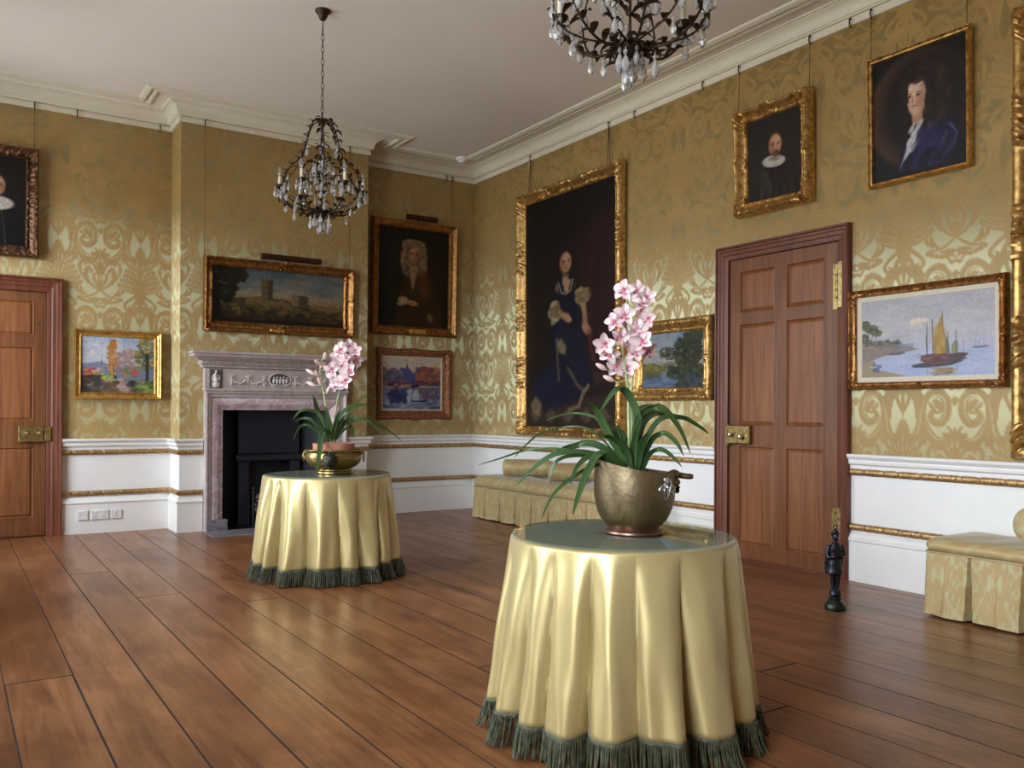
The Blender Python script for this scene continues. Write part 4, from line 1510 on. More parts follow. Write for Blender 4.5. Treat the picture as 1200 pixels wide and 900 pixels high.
picture('b', YB, -.07, .673, 2.476, 3.433, .1, art_collar_portrait, 'dark carved-frame portrait in a white collar, at the left edge above the door', prof=FLAT, depth=.075, carve=carve_all, matf=BRONZED, tilt=.8, wires=(.05, .64))
picture('b', YB, .961, 1.712, 1.232, 1.872, .066, art_autumn_lane, 'small gold-framed autumn lane landscape between the left door and the fireplace', gain=.85, prof=HOLLOW, depth=.05, matf=GOLDB, tilt=.5)
picture('b', YC, 2.003, 3.492, 1.885, 2.588, (.088, .10, .10, .088), art_castle_view, 'wide gold-framed castle landscape over the fireplace, with a lamp bar above it', gain=.9, prof=HOLLOW, depth=.07, carve=carve_ends, matf=GOLDD, tilt=1.8,
        wires=(2.012, 3.455), light=(2.52, 3.11, .034), plate=(-.05, .14, .022))
picture('b', YB, 3.86, 4.922, 1.99, 3.263, (.09, .10, .10, .09), art_wig_portrait, 'dark portrait of a seated person in a long pale wig, right of the fireplace', gain=.9, prof=FLAT, depth=.07, matf=GOLDD, tilt=1.2, wires=(4.875,), light=(4.25, 4.62, .03), plate=(.03, .2, .045))
picture('b', YB, 3.946, 4.88, 1.046, 1.832, (.062, .124, .1, .085), art_harbour, 'harbour view in a rosy wavy-edged frame under the wigged portrait', gain=1.0, prof=SWEPT, depth=.05, carve=carve_all, matf=ROSY, wavy=.014, slip=.012)
picture('r', XR, -7.70, -5.99, .89, 3.452, (.115, .125, .1, .125), art_lady, 'very tall portrait of a standing lady in a dark blue gown, on the right wall', gain=.5, prof=SWEPT, depth=.075, carve=carve_panels, tilt=.5,
        wires=(-7.524, -6.23), pair=True, name='full_length_portrait')
picture('r', XR, -5.86, -4.9, 1.243, 1.937, .115, art_river, 'gold carved frame with a tree-lined river scene, between the tall lady and the door', gain=.8, prof=SWEPT, depth=.065, carve=carve_ends, tilt=.8)
picture('r', XR, -4.655, -3.95, 2.658, 3.477, .105, art_ruff, 'portrait of a bearded person in a white ruff, in an ornate frame above the door', gain=.8, prof=SWEPT, depth=.085, carve=carve_ends, tilt=1.6, wires=(-4.648, -3.99))
picture('r', XR, -3.512, -2.817, 2.645, 3.503, .034, art_velvet, 'portrait of a person with long dark hair in blue velvet, highest on the right wall', gain=.75, prof=FLAT, depth=.04, carve=carve_beads, tilt=1.2, wires=(-3.5, -2.852), step=.006)
picture('r', XR, -3.64, -2.597, 1.304, 1.973, .05, art_boats, 'seascape with a brown-sailed boat at anchor, right of the door', gain=.92, prof=FLAT, depth=.055, carve=carve_ends, matf=GOLDD, tilt=.8, slip=.032)


def art_dark():
    A = Art(60, 110, (34, 30, 28))
    A.ell(.5, .45, .4, .4, (62, 50, 42), 1.2)
    A.grain(12)
    return A


def carve_big(d, L, t):
    q = (d / L * 4 + .5) % 1.0
    on = 1 if (.26 < q < .74) else 0
    return ((.6 * vn(d * 60, t * 8) + .4 * vn(d * 130, t * 16) - .3) * 1.5 if on else 0) * (1 if .04 < t < .8 else .2) + (.15 * math.sin(d * 2 * PI / .024) if t < .07 or .82 < t < .95 else 0)


picture('r', XR, -2.57, -1.25, .885, 3.485, .16, art_dark, 'great carved gilt frame at the right edge of the photo, above the bench', prof=SWEPT, depth=.085, carve=carve_big, matf=GOLD, tilt=.3, wires=(), name='gilt_framed_picture', step=.01)

# spare hooks left on the picture rail
for which, wall, u, lab in (('b', YB, .979, 'spare hook on the picture rail, between the collared portrait and the chimney breast'), ('b', YB, 1.69, 'spare hook on the picture rail beside the left chimney corner'),
                            ('b', YB, 4.80, 'spare hook on the picture rail just left of the wigged portrait wire'),
                            ('r', XR, -5.87, 'spare hook on the right wall rail, nearest the tall lady'), ('r', XR, -5.034, 'spare hook on the right wall rail, nearest the ruff portrait'),
                            ('r', XR, -3.66, 'spare hook on the right wall rail, beside the blue velvet portrait wire')):
    M0 = wallM(which, 0, 0, wall)
    b = MB(M0)
    hz = ZK + .015
    b.tube([(u, hz + .022, .024), (u, hz + .03, .032), (u, hz + .022, .04), (u, hz - .01, .042), (u, hz - .03, .036), (u, hz - .034, .028), (u, hz - .026, .024)], .0055, 8)
    tag(b.build('picture_hook', HOOKM, origin=M0 @ Vector((u, hz - .03, .03))), lab, 'picture hook', 'spare picture hooks')


# ------------------------------------------------------------------ chimneypiece and fire
MARBLE = m_marble('pink veined marble', (222, 214, 220), (190, 160, 166), 3.5)
MARBW = m_marble('pale carved marble', (198, 186, 184), (176, 163, 162), 3)
MARBP = m_marble('grey plinth marble', (140, 134, 138), (90, 86, 94), 8)
RELIEF = simple('white relief carving', (214, 208, 204), .5, var=.06)
PLAQ = simple('dark plaque ground', (92, 88, 88), .5, var=.1)
HEARTH = simple('grey hearth slate', (120, 116, 120), .4, var=.15, scale=6)
REG = simple('blue-black fire plate', (44, 46, 60), .5, .3, .2, 14)
MX0, MX1, MY = 2.012, 3.43, YC - .085
t = thing('chimneypiece', 'pink and grey marble chimneypiece with carved frieze around the dark fireplace', 'fireplace', ((MX0 + MX1) / 2, YC - .05, 0))
b = MB()
path = [(MX0 - .015, YC), (MX0 - .015, MY), (MX1 + .015, MY), (MX1 + .015, YC)]
prof = [(0, 1.535), (-.012, 1.54), (-.014, 1.556), (-.03, 1.562), (-.034, 1.598), (-.055, 1.604), (-.07, 1.618), (-.09, 1.63), (-.108, 1.638), (-.11, 1.656), (-.122, 1.664), (-.124, 1.684), (0, 1.686)]
sweep(b, path, prof)
b.box(MX0 - .015, MY, 1.53, MX1 + .015, YC, 1.686)
b.build('mantel_shelf', MARBW, t, smooth=25)
b = MB()
x = MX0 - .04
while x < MX1 + .04:
    b.box(x, MY - .045, 1.567, x + .014, MY - .03, 1.594)
    x += .026
b.build('dentil_row', MARBW, t, smooth=0)
b = MB()
b.box(MX0, MY, 1.318, MX1, YC, 1.535)
b.box(MX0 - .006, MY - .014, 1.318, MX1 + .006, YC, 1.338, bev=.005)
b.build('frieze', MARBW, t, smooth=0)
for x0, x1 in ((2.052, 2.168), (MX1 - .156, MX1 - .04)):
    b = MB()
    b.box(x0, MY - .008, 1.345, x1, MY, 1.522)
    p = b.build('end_plaque', PLAQ, t, smooth=0)
    b = MB()
    xc = (x0 + x1) / 2
    b.box(xc - .032, MY - .02, 1.35, xc + .032, MY - .006, 1.40, bev=.004)
    b.ell((xc, MY - .012, 1.425), (.026, .012, .03), 10, 6)
    b.ell((xc - .006, MY - .012, 1.46), (.018, .012, .026), 10, 6)
    b.ell((xc + .002, MY - .014, 1.497), (.011, .011, .013), 10, 6)
    b.tube([(xc + .012, MY - .012, 1.47), (xc + .034, MY - .012, 1.45), (xc + .03, MY - .012, 1.42)], .006, 6)
    b.tube([(xc - .018, MY - .012, 1.465), (xc - .034, MY - .012, 1.44), (xc - .026, MY - .012, 1.405)], .006, 6)
    b.build('relief_figure', RELIEF, p, smooth=50)
xc = 2.72
b = MB()
Mm = Matrix(((1, 0, 0, xc), (0, 0, -1, MY), (0, 1, 0, 1.432), (0, 0, 0, 1)))
bb = MB(Mm)
oval = [(.104 * math.cos(2 * PI * k / 40), .068 * math.sin(2 * PI * k / 40)) for k in range(40)]
bb.prism(oval, 0, .008)
p = bb.build('oval_medallion', PLAQ, t, smooth=30)
bb = MB(Mm)
bb.tube([(x_ * 1.02, y_ * 1.02, .008) for x_, y_ in oval], .006, 6, closed=True)
for k, (dx, s) in enumerate(((-.062, .8), (-.03, 1), (0, .85), (.034, 1.05), (.064, .8))):
    bb.ell((dx, -.012, .01), (.013, .03 * s, .01), 8, 6)
    bb.ell((dx + .003, .026 * s, .012), (.009, .010, .008), 8, 6)
    bb.tube([(dx, .005, .012), (dx + .016, -.004, .014), (dx + .022, .012, .012)], .0045, 6)
bb.tube([(-.085, -.042, .01), (0, -.05, .01), (.085, -.042, .01)], .006, 6)
bb.build('relief_figures', RELIEF, p, smooth=50)
for sx in (-1, 1):
    b = MB()
    rr = random.Random(5)
    ax = xc + sx * .31
    pts = [(ax - .155 + .31 * k / 24, 1.43 - .035 * math.sin(PI * ((k / 24 * 2) % 1)) + (.03 if abs(k - 12) < 2 else 0)) for k in range(25)]
    for k, (x, z) in enumerate(pts):
        b.ell((x, MY - .006, z + rr.uniform(-.008, .008)), (rr.uniform(.008, .014), .009, rr.uniform(.007, .012)), 7, 5)
    for x in (ax - .155, ax, ax + .155):
        for k in range(4):
            b.ell((x + rr.uniform(-.006, .006), MY - .006, 1.425 - .016 * k + (.03 if x == ax else 0)), (.008, .008, .009), 7, 5)
        b.tube([(x - .015, MY - .006, 1.47), (x, MY - .01, 1.45), (x + .018, MY - .006, 1.472)], .005, 6)
    b.build('relief_garland', RELIEF, t, smooth=50)
    b = MB()
    b.lathe([(0, .012), (.006, .01), (.012, .004), (.013, 0)], 10)
    b.v = [(xc + sx * .135 + v[0], MY - v[2], 1.40 + v[1]) for v in b.v]
    b.build('rosette', RELIEF, t)
b = MB(wallM('b', 0, 0, YC))
o = [(MX0 + .008, 0), (MX0 + .008, 1.318), (MX1 - .008, 1.318), (MX1 - .008, 0)]
i = [(MX0 + .06, 0), (MX0 + .06, 1.262), (MX1 - .06, 1.262), (MX1 - .06, 0)]
sweep_loop(b, i, o, [(0, 0), (0, .085), (.3, .088), (.45, .08), (.7, .072), (1, .07), (1, 0)])
b.build('outer_moulding', MARBW, t, smooth=20)
b = MB(wallM('b', 0, 0, YC))
o = i
i = [(FX0, 0), (FX0, FZ), (FX1, FZ), (FX1, 0)]
sweep_loop(b, i, o, [(0, .05), (.1, .062), (.3, .066), (.55, .06), (.75, .045), (.9, .03), (1, .028), (1, -.05)])
b.build('marble_slip', MARBLE, t, smooth=20)
for x0, x1 in ((MX0 + .012, FX0 + .035), (FX1 - .035, MX1 - .012)):
    b = MB()
    b.box(x0, YC - .105, 0, x1, YC, .105, bev=.006)
    b.build('plinth_block', MARBP, t, smooth=0)
# iron interior
b = MB()
bx0, bx1, by = 2.44, 3.0, YB - .03
b.add([(FX0 - .02, YC - .02, 0), (bx0, by, 0), (bx0, by, 1.16), (FX0 - .02, YC - .02, 1.16)], [(0, 1, 2, 3)])
b.add([(FX1 + .02, YC - .02, 0), (bx1, by, 0), (bx1, by, 1.16), (FX1 + .02, YC - .02, 1.16)], [(3, 2, 1, 0)])
b.add([(bx0, by, 0), (bx1, by, 0), (bx1, by, 1.16), (bx0, by, 1.16)], [(0, 1, 2, 3)])
b.add([(FX0 - .03, YC - .03, FZ + .01), (FX1 + .03, YC - .03, FZ + .01), (FX1 + .03, by, FZ + .01), (FX0 - .03, by, FZ + .01)], [(0, 1, 2, 3)])
b.add([(FX0 - .03, YC - .03, .004), (FX1 + .03, YC - .03, .004), (FX1 + .03, by, .004), (FX0 - .03, by, .004)], [(3, 2, 1, 0)])
b.build('firebox', BLACK, t, smooth=0)
b = MB()
b.box(bx0 - .03, by - .14, .70, bx1 + .03, by - .1, FZ, bev=.01)
b.box(bx0 - .06, by - .17, .63, bx1 + .06, by - .09, .70, bev=.012)
for x0, x1 in ((bx0 - .03, bx0 + .07), (bx1 - .07, bx1 + .03)):
    b.box(x0, by - .14, 0, x1, by - .1, .63)
b.build('register_plate', REG, t, smooth=0)
t = thing('fire_grate', 'black iron fire basket inside the dark fireplace', 'fire grate', (2.72, by - .16, .007))
gy0, gy1, gx0, gx1 = YC + .02, by - .16, 2.50, 2.94
for x in (gx0, gx1):
    b = MB()
    b.tube([(x, gy0, .007), (x, gy0, .36)], .012, 8)
    b.ell((x, gy0, .375), (.02, .02, .022), 10, 6)
    b.build('post', BLACK, t)
    b = MB()
    b.tube([(x, gy1 - .01, .007), (x, gy1 - .01, .3)], .012, 8)
    b.build('back_leg', BLACK, t)
b = MB()
for z in (.13, .2, .27, .33):
    b.tube([(gx0, gy0, z), (gx1, gy0, z)], .008, 8)
    for x in (gx0, gx1):
        b.tube([(x, gy0, z), (x, gy1 - .01, z)], .007, 8)
for k in range(7):
    x = gx0 + (gx1 - gx0) * k / 6
    b.tube([(x, gy0, .13), (x, gy1 - .01, .13)], .007, 8)
b.build('bars', BLACK, t)
BARK = simple('log bark', (74, 54, 42), .85, var=.4, scale=30, bump=.5)
CUT = simple('cut log end', (196, 150, 120), .7, var=.2, scale=40)
for p0, p1, r, lab in (((2.54, gy0 + .05, .185), (2.88, gy0 + .055, .183), .038, 'split log lying lowest in the fire basket'), ((2.56, gy0 + .135, .187), (2.9, gy0 + .132, .186), .038, 'dark log at the back of the fire basket'),
                       ((2.566, gy0 + .062, .276), (2.79, gy0 + .118, .278), .044, 'log with a pale cut end on top of the fire basket')):
    b = MB()
    P0, P1 = Vector(p0), Vector(p1)
    b.tube([P0, P0.lerp(P1, .3) + Vector((0, 0, .006)), P0.lerp(P1, .7), P1], [r, r * .96, r * 1.02, r * .95], 14, cap=False)
    o = b.build('firewood_log', BARK, origin=P0.lerp(P1, .5) - Vector((0, 0, r)), smooth=60)
    tag(o, lab, 'log', 'logs in the fire basket')
    d = (P0 - P1).normalized()
    for q, e_, k in ((P0, d, .97), (P1, -d, .92)):
        b = MB()
        b.tube([q - e_ * .001, q + e_ * .002], r * k, 14)
        b.build('cut_end', CUT, o)
b = MB()
b.box(1.99, 7.84, 0, 3.45, YC - .107, .008, bev=.003)
tag(b.build('hearth_slab', HEARTH, origin=(2.72, 8.1, 0), smooth=0), 'flat grey slate hearth slab set in front of the fireplace', 'hearth')


# ------------------------------------------------------------------ draped round tables
def m_satin():
    t = NT('gold satin')
    v = t.coords()
    n = t.noise(v, 3, 3)
    base = t.ramp(n, [(.3, lin((184, 167, 112))), (.7, lin((198, 181, 128)))])
    t.set(Base_Color=base, Roughness=.36, Metallic=.5)
    t.b.inputs['Specular IOR Level'].default_value = .5
    t.b.inputs['Sheen Weight'].default_value = .2
    cr = t.noise(t.coords((1, 1, .35)), 14, 3, .6, .8)
    t.bump(cr, .10, .01)
    return t.m


SATIN = m_satin()
FRINGE = simple('green bullion fringe', (84, 87, 62), .55, var=.45, scale=45, c2=(40, 44, 30), bump=.5, bscale=260)
TGLASS = NT('table glass')
_tr = TGLASS.n('BsdfTransparent')
TGLASS.l(TGLASS.ramp(TGLASS.noise(TGLASS.coords(), 2, 1), [(.3, (.88, .935, .93)), (.7, (.89, .94, .935))]), _tr.inputs[0])
_gl = TGLASS.n('BsdfGlossy')
_gl.inputs['Roughness'].default_value = .012
_fr = TGLASS.n('Fresnel')
_fr.inputs['IOR'].default_value = 1.52
_mx = TGLASS.n('MixShader')
_geo = TGLASS.n('NewGeometry')
TGLASS.l(TGLASS.math('MULTIPLY', _fr.outputs[0], TGLASS.math('SUBTRACT', 1.0, _geo.outputs['Backfacing'])), _mx.inputs[0])
TGLASS.l(_tr.outputs[0], _mx.inputs[1])
TGLASS.l(_gl.outputs[0], _mx.inputs[2])
TGLASS.l(_mx.outputs[0], TGLASS.out.inputs[0])
TGLASS.t.nodes.remove(TGLASS.b)
TGLASS = TGLASS.m
TABLEW = m_wood('table wood', (70, 44, 28), (100, 66, 42), (126, 86, 56))


def fold_fn(seed, n):
    rr = random.Random(seed)
    ang = sorted((k + rr.uniform(-.32, .32)) * 2 * PI / n for k in range(n))
    amp = [rr.uniform(.55, 1.15) for _ in range(n)]
    def F(a):
        a = a % (2 * PI)
        for k in range(n):
            a0, a1 = ang[k], ang[(k + 1) % n] + (2 * PI if k == n - 1 else 0)
            aa = a if a >= ang[0] else a + 2 * PI
            if a0 <= aa < a1:
                s = (aa - a0) / (a1 - a0)
                m = amp[k] * (1 - s) + amp[(k + 1) % n] * s
                return m * (2 * math.sin(PI * s) ** .7 - 1.15), s
        return 0, 0
    return F


def draped_table(cx, cy, r, zt, seed, nf, fa, cloth_label, table_label, glass_label, flare, rot):
    t = thing('round_table', table_label, 'table', (cx, cy, 0), 'draped round tables')
    b = MB()
    b.lathe([(0, zt - .035), (r - .02, zt - .035), (r - .012, zt - .028), (r - .012, zt - .008), (0, zt - .008)], 48, (cx, cy, 0))
    b.build('tabletop', TABLEW, t, smooth=30)
    for k in range(3):
        a = k * 2 * PI / 3 + .4
        ca, sa = math.cos(a), math.sin(a)
        b = MB()
        b.tube([(cx + ca * r * .62, cy + sa * r * .62, zt - .035), (cx + ca * r * .6, cy + sa * r * .6, .3), (cx + ca * r * .66, cy + sa * r * .66, 0)], [.03, .022, .018], 12)
        b.build('leg', TABLEW, t)
    # cloth
    F = fold_fn(seed, nf)
    NA = 420
    rows = []
    hem = .105
    ths = [2 * PI * i / NA for i in range(NA)]
    for q in (.02, .3, .6, .85, .96):
        rows.append([(cx + (r - .008) * q * math.cos(a), cy + (r - .008) * q * math.sin(a), zt - .0025) for a in ths])
    for w in (0, .35, .7, 1.0):
        rows.append([(cx + (r - .012 + .012 * math.sin(w * PI / 2)) * math.cos(a), cy + (r - .012 + .012 * math.sin(w * PI / 2)) * math.sin(a), zt - .0025 - .012 * (1 - math.cos(w * PI / 2))) for a in ths])
    NZ = 26
    rr = random.Random(seed + 1)
    ph = [rr.uniform(0, 6.28) for _ in range(8)]
    base_r = {}

    def shape(a, s):
        f, ss = F(a + rot + .05 * math.sin(3 * a + ph[0]) * s)
        g = s ** .75
        wr = .006 * math.sin(23 * a + ph[6] + 1.5 * math.sin(3 * a)) * s ** .7 + .0035 * math.sin(17 * a + ph[1] + 3 * s) * s + .003 * math.sin(31 * a + ph[2] + 2 * math.sin(5 * s + ph[3])) * s
        sag = .006 * math.sin(9 * s + 4 * a + ph[4]) * s * (1 - s)
        return r + flare * s + fa * g * f + wr + sag
    for j in range(1, NZ + 1):
        s = j / NZ
        z = zt - .0145 - (zt - .0145 - hem) * s
        row = []
        for a in ths:
            q = shape(a, s)
            zz = z + .006 * math.sin(5 * a + ph[5]) * s
            row.append((cx + q * math.cos(a), cy + q * math.sin(a), zz))
        rows.append(row)
    b = MB()
    b.grid(rows, closeu=True, flip=True)
    cl = b.build('tablecloth', SATIN, origin=(cx, cy, .01), smooth=70)
    sm = cl.modifiers.new('thickness', 'SOLIDIFY')
    sm.thickness = .0012
    sm.offset = -1
    tag(cl, cloth_label, 'tablecloth', 'gold satin tablecloths')
    # braid and bullion fringe round the hem
    b = MB()
    top = rows[-1]
    nn = [(math.cos(a), math.sin(a)) for a in ths]
    b.grid([[(p[0] + n[0] * .003, p[1] + n[1] * .003, p[2] + .006) for p, n in zip(top, nn)], [(p[0] + n[0] * .007, p[1] + n[1] * .007, p[2] + .003) for p, n in zip(top, nn)],
            [(p[0] + n[0] * .006, p[1] + n[1] * .006, p[2] - .006) for p, n in zip(top, nn)]], closeu=True)
    NC = 680
    for k in range(NC):
        a = 2 * PI * (k + rr.uniform(-.3, .3)) / NC
        q = shape(a, 1.0) + .004
        z = hem + .006 * math.sin(5 * a + ph[5])
        f, _ = F(a + rot)
        sp = .004 + .022 * max(0, f) + rr.uniform(-.008, .014)
        da = rr.uniform(-.025, .025)
        pts = [(q, a, z), (q + sp * .25, a + da * .2, z * .72), (q + sp * .6, a + da * .6, z * .36), (q + sp * (1 + .2 * rr.random()), a + da, .006 + .006 * rr.random())]
        P = [(cx + u * math.cos(w), cy + u * math.sin(w), h) for u, w, h in pts]
        b.tube(P, [.0024, .0029, .0031, .0028], 5, cap=True)
    fr = b.build('fringe', FRINGE, cl, smooth=60)
    tag(fr, 'dark green bullion fringe along the hem', kind='stuff')
    b = MB()
    R = r - .008
    b.lathe([(0, 0), (R - .002, 0), (R, .0015), (R, .005), (R - .002, .0065), (0, .0065)], 96, (cx, cy, zt - .0012))
    tag(b.build('glass_tabletop', TGLASS, origin=(cx, cy, zt - .0012), smooth=30), glass_label, 'glass top', 'round glass tops')


ZT_ = .70
NTC, FTC = (2.075, 2.412), (2.235, 5.745)
draped_table(NTC[0], NTC[1], .411, ZT_, 4, 18, .052, 'gold satin cloth with green fringe draped over the nearer table', 'round table under the nearer gold cloth, legs unseen', 'round glass sheet under the bronze scuttle, on the nearer table', .045, .35)
draped_table(FTC[0], FTC[1], .44, ZT_, 9, 17, .054, 'gold satin cloth with green fringe draped over the farther table by the fireplace', 'round table under the farther gold cloth, legs unseen', 'round glass sheet under the brass bowl, on the farther table', .034, .0)


# ------------------------------------------------------------------ window-seat benches with bolsters
def m_brocade():
    t = NT('gold brocade')
    at = t.n('Attribute', attribute_name='damask')
    n = t.noise(t.coords(), 30, 3)
    base = t.mix(at.outputs['Fac'], lin((184, 180, 136)), lin((178, 152, 102)))
    base = t.mix(t.math('MULTIPLY', n, .3), base, lin((150, 126, 72)))
    t.set(Base_Color=base, Roughness=.5, Metallic=.12)
    t.b.inputs['Sheen Weight'].default_value = .2
    t.bump(n, .15, .003)
    return t.m


BROC = m_brocade()


def pattern(o, fn):
    n = len(o.data.vertices)
    co = np.empty(n * 3, np.float32)
    o.data.vertices.foreach_get('co', co)
    co = co.reshape(-1, 3)
    u, z = fn(co)
    at = o.data.attributes.new('damask', 'FLOAT', 'POINT')
    at.data.foreach_set('value', damask(np.asarray(u, float), np.asarray(z, float)).astype(np.float32))


def rrect(x0, y0, x1, y1, r, step):
    r = max(.002, r)
    P = []
    for (cx, cy, a0) in ((x1 - r, y0 + r, -PI / 2), (x1 - r, y1 - r, 0), (x0 + r, y1 - r, PI / 2), (x0 + r, y0 + r, PI)):
        for k in range(5):
            a = a0 + PI / 2 * k / 4
            P.append((cx + r * math.cos(a), cy + r * math.sin(a)))
    out = []
    for i in range(len(P)):
        p, q = P[i], P[(i + 1) % len(P)]
        L = math.hypot(q[0] - p[0], q[1] - p[1])
        n = max(1, int(L / step))
        for k in range(n):
            out.append((p[0] + (q[0] - p[0]) * k / n, p[1] + (q[1] - p[1]) * k / n))
    return out


def bench(x0, y0, x1, y1, zs, zt, label):
    t = thing('upholstered_bench', label, 'bench', ((x0 + x1) / 2, (y0 + y1) / 2, 0), 'brocade benches along the right wall')
    # cushion: rounded slab with a soft dome
    base = rrect(x0, y0, x1, y1, .04, .03)
    cx, cy = (x0 + x1) / 2, (y0 + y1) / 2
    hx, hy = (x1 - x0) / 2, (y1 - y0) / 2
    h = zt - zs
    rows = []
    for d, z in ((.03, zs), (.006, zs + .12 * h), (-.004, zs + .35 * h), (-.002, zs + .55 * h), (.01, zs + .78 * h), (.03, zs + .92 * h), (.06, zs + h), (.10, zs + 1.05 * h), (.15, zs + 1.09 * h), (hx - .01, zs + 1.12 * h)):
        rows.append([(cx + (p[0] - cx) * (hx - d) / hx, cy + (p[1] - cy) * (hy - d) / hy, z + .002 * math.sin(p[1] * 21)) for p in base])
    b = MB()
    b.grid(rows, closeu=True)
    b.add(rows[-1], [tuple(range(len(base)))])
    b.add(rows[0], [tuple(range(len(base) - 1, -1, -1))])
    o = b.build('seat_cushion', BROC, t, smooth=60)
    pattern(o, lambda c: (c[:, 1] * 1.7 + .1, c[:, 0] * 1.7 + c[:, 2] * 1.5))
    # welt cord
    b = MB()
    b.tube([(p[0], p[1], zs + .002) for p in rrect(x0 - .002, y0 - .002, x1 + .002, y1 + .002, .04, .1)], .006, 6, closed=True)
    o = b.build('welt_cord', BROC, t)
    pattern(o, lambda c: (c[:, 1], c[:, 2]))
    # skirt with inverted pleats
    base = rrect(x0 + .004, y0 + .004, x1 - .004, y1 - .004, .02, .006)
    n = len(base)
    acc = [0.0]
    for i in range(1, n):
        acc.append(acc[-1] + math.hypot(base[i][0] - base[i - 1][0], base[i][1] - base[i - 1][1]))
    NZ = 16
    rows = []
    for j in range(NZ + 1):
        s = j / NZ
        z = zs - (zs - .014) * s
        row = []
        for i in range(n):
            p = base[i]
            a, c = base[(i + 1) % n], base[i - 1]
            tx, ty = a[0] - c[0], a[1] - c[1]
            L = math.hypot(tx, ty)
            nx, ny = ty / L, -tx / L
            d = acc[i]
            q = ((d + .1) % .285) - .1425
            w = .007 + .014 * s
            slit = max(0, 1 - abs(q) / w) ** .6
            half = max(0, 1 - abs(abs(q) - .1425) / .007) * .25
            off = .014 * s + .004 * math.sin(d * 26 + 1.3) * s + .003 * math.sin(d * 61) * s - .06 * min(1, slit + half * .6) * (.25 + .75 * s)
            row.append((p[0] + nx * off, p[1] + ny * off, z + (.004 * math.sin(d * 19) if s == 1 else 0)))
        rows.append(row)
    b = MB()
    b.grid(rows, closeu=True, flip=True)
    o = b.build('pleated_skirt', BROC, t, smooth=45)
    pattern(o, lambda c: (c[:, 1] * 2.2 + c[:, 0] * 2.2, c[:, 2] * 2.2 + .6))
    for px in (x0 + .07, x1 - .07):
        for py in (y0 + .09, y1 - .09):
            b = MB()
            b.tube([(px, py, 0), (px, py, zs)], [.018, .026], 10)
            b.build('leg', TABLEW, t)


def bolster(p, ang, L, r, label):
    """round bolster lying at p (its axis end nearest the room), turned by ang about the vertical"""
    prof = []
    for k in range(7):
        a = PI / 2 * k / 6
        prof.append((r * .12 + (r * .88 - .012) * k / 6, -.004 - .010 * math.sin(PI * k / 6)))
    prof = [(0, .006), (r * .1, .004)] + prof + [(r - .004, .0), (r, .010)] + [(r * (1 + .006 * math.sin(k * 2.1)), .01 + (L - .02) * k / 12) for k in range(1, 12)] + [(r, L - .01), (r - .004, L), (r * .12, L + .008), (0, L)]
    M = Matrix.Translation(p) @ Matrix.Rotation(ang, 4, 'Z') @ Matrix.Rotation(PI / 2, 4, 'Y')
    b = MB(M)
    b.lathe(prof, 30, mod=lambda a, j, z: 1 + (.012 * math.sin(a * 15) if j < 10 else 0))
    o = b.build('bolster_cushion', BROC, origin=Vector(p) - Vector((0, 0, r)), smooth=45)
    pattern(o, lambda c: (np.hypot(c[:, 0], c[:, 1]) * 2.0, np.arctan2(c[:, 2] - r, c[:, 1]) * r * 2.0))
    b = MB(M)
    b.ell((0, 0, -.003), (.014, .014, .007), 12, 6)
    o2 = b.build('button', BROC, o)
    pattern(o2, lambda c: (c[:, 1], c[:, 2]))
    tag(o, label, 'cushion', 'bolsters on the benches')


bench(4.735, 5.42, 5.145, 7.96, .33, .455, 'long gold brocade bench with pleated skirt under the tall portrait of the lady')
bench(4.655, 1.2, 5.145, 2.80, .365, .45, 'gold brocade bench with pleated skirt at the right edge, right of the bronze doorstop')
bolster((4.79, 7.42, .476 + .088), math.radians(-38), .46, .088, 'gold bolster at the far end of the long bench')
bolster((4.83, 6.68, .476 + .088), math.radians(-32), .44, .088, 'gold bolster lying behind the orchid leaves, second along the long bench')
bolster((4.70, 2.24, .466 + .1), 0, .38, .1, 'gold bolster on the bench at the right edge of the photo')

# ------------------------------------------------------------------ bronze doorstop: a standing figure with folded arms on a round base
DSX, DSY = 4.335, 3.15
BRZ = simple('dark bronze', (58, 58, 66), .38, .8, .35, 30, bump=.15, bscale=120)
BRZG = simple('green bronze base', (58, 66, 56), .34, .8, .35, 30)
t = thing('bronze_doorstop', 'dark bronze figure with folded arms, a doorstop on the floor by the right door', 'doorstop', (DSX, DSY, 0))
b = MB()
b.lathe([(0, 0), (.058, 0), (.062, .012), (.058, .03), (.05, .044), (.04, .055), (.034, .062), (.036, .07), (.03, .078), (0, .08)], 28, (DSX, DSY, 0))
b.build('round_base', BRZG, t, smooth=35)
Md = Matrix.Translation((DSX, DSY, 0)) @ Matrix.Rotation(math.radians(-28), 4, 'Z')     # the figure faces the room


def L_(*q): return [tuple(p) for p in q]


b = MB(Md)
b.ell((0, 0, .092), (.036, .034, .022), 14, 8)
for k in range(7):
    a = k * .9
    b.ell((.022 * math.cos(a), .022 * math.sin(a), .098 + .004 * (k % 2)), (.012, .012, .014), 8, 6)
for sx in (-1, 1):
    b.tube(L_((sx * .014, .004, .11), (sx * .014, .002, .145), (sx * .016, .0, .185), (sx * .018, .0, .235), (sx * .016, 0, .27)), [.011, .012, .015, .018, .022], 10)
    b.ell((sx * .014, -.012, .112), (.010, .02, .009), 10, 6)
    b.tube(L_((sx * .036, .002, .375), (sx * .047, .004, .34), (sx * .046, -.008, .306), (sx * .02, -.032, .312), (sx * -.018, -.036, .326)), [.015, .015, .014, .012, .010], 10)
    b.ell((sx * -.024, -.035, .33), (.012, .009, .010), 8, 6)
b.tube(L_((0, 0, .225), (0, 0, .25), (0, 0, .285), (0, 0, .32), (0, 0, .36), (0, 0, .385), (0, 0, .40)), [.040, .038, .034, .034, .038, .026, .014], 16, flat=.72)
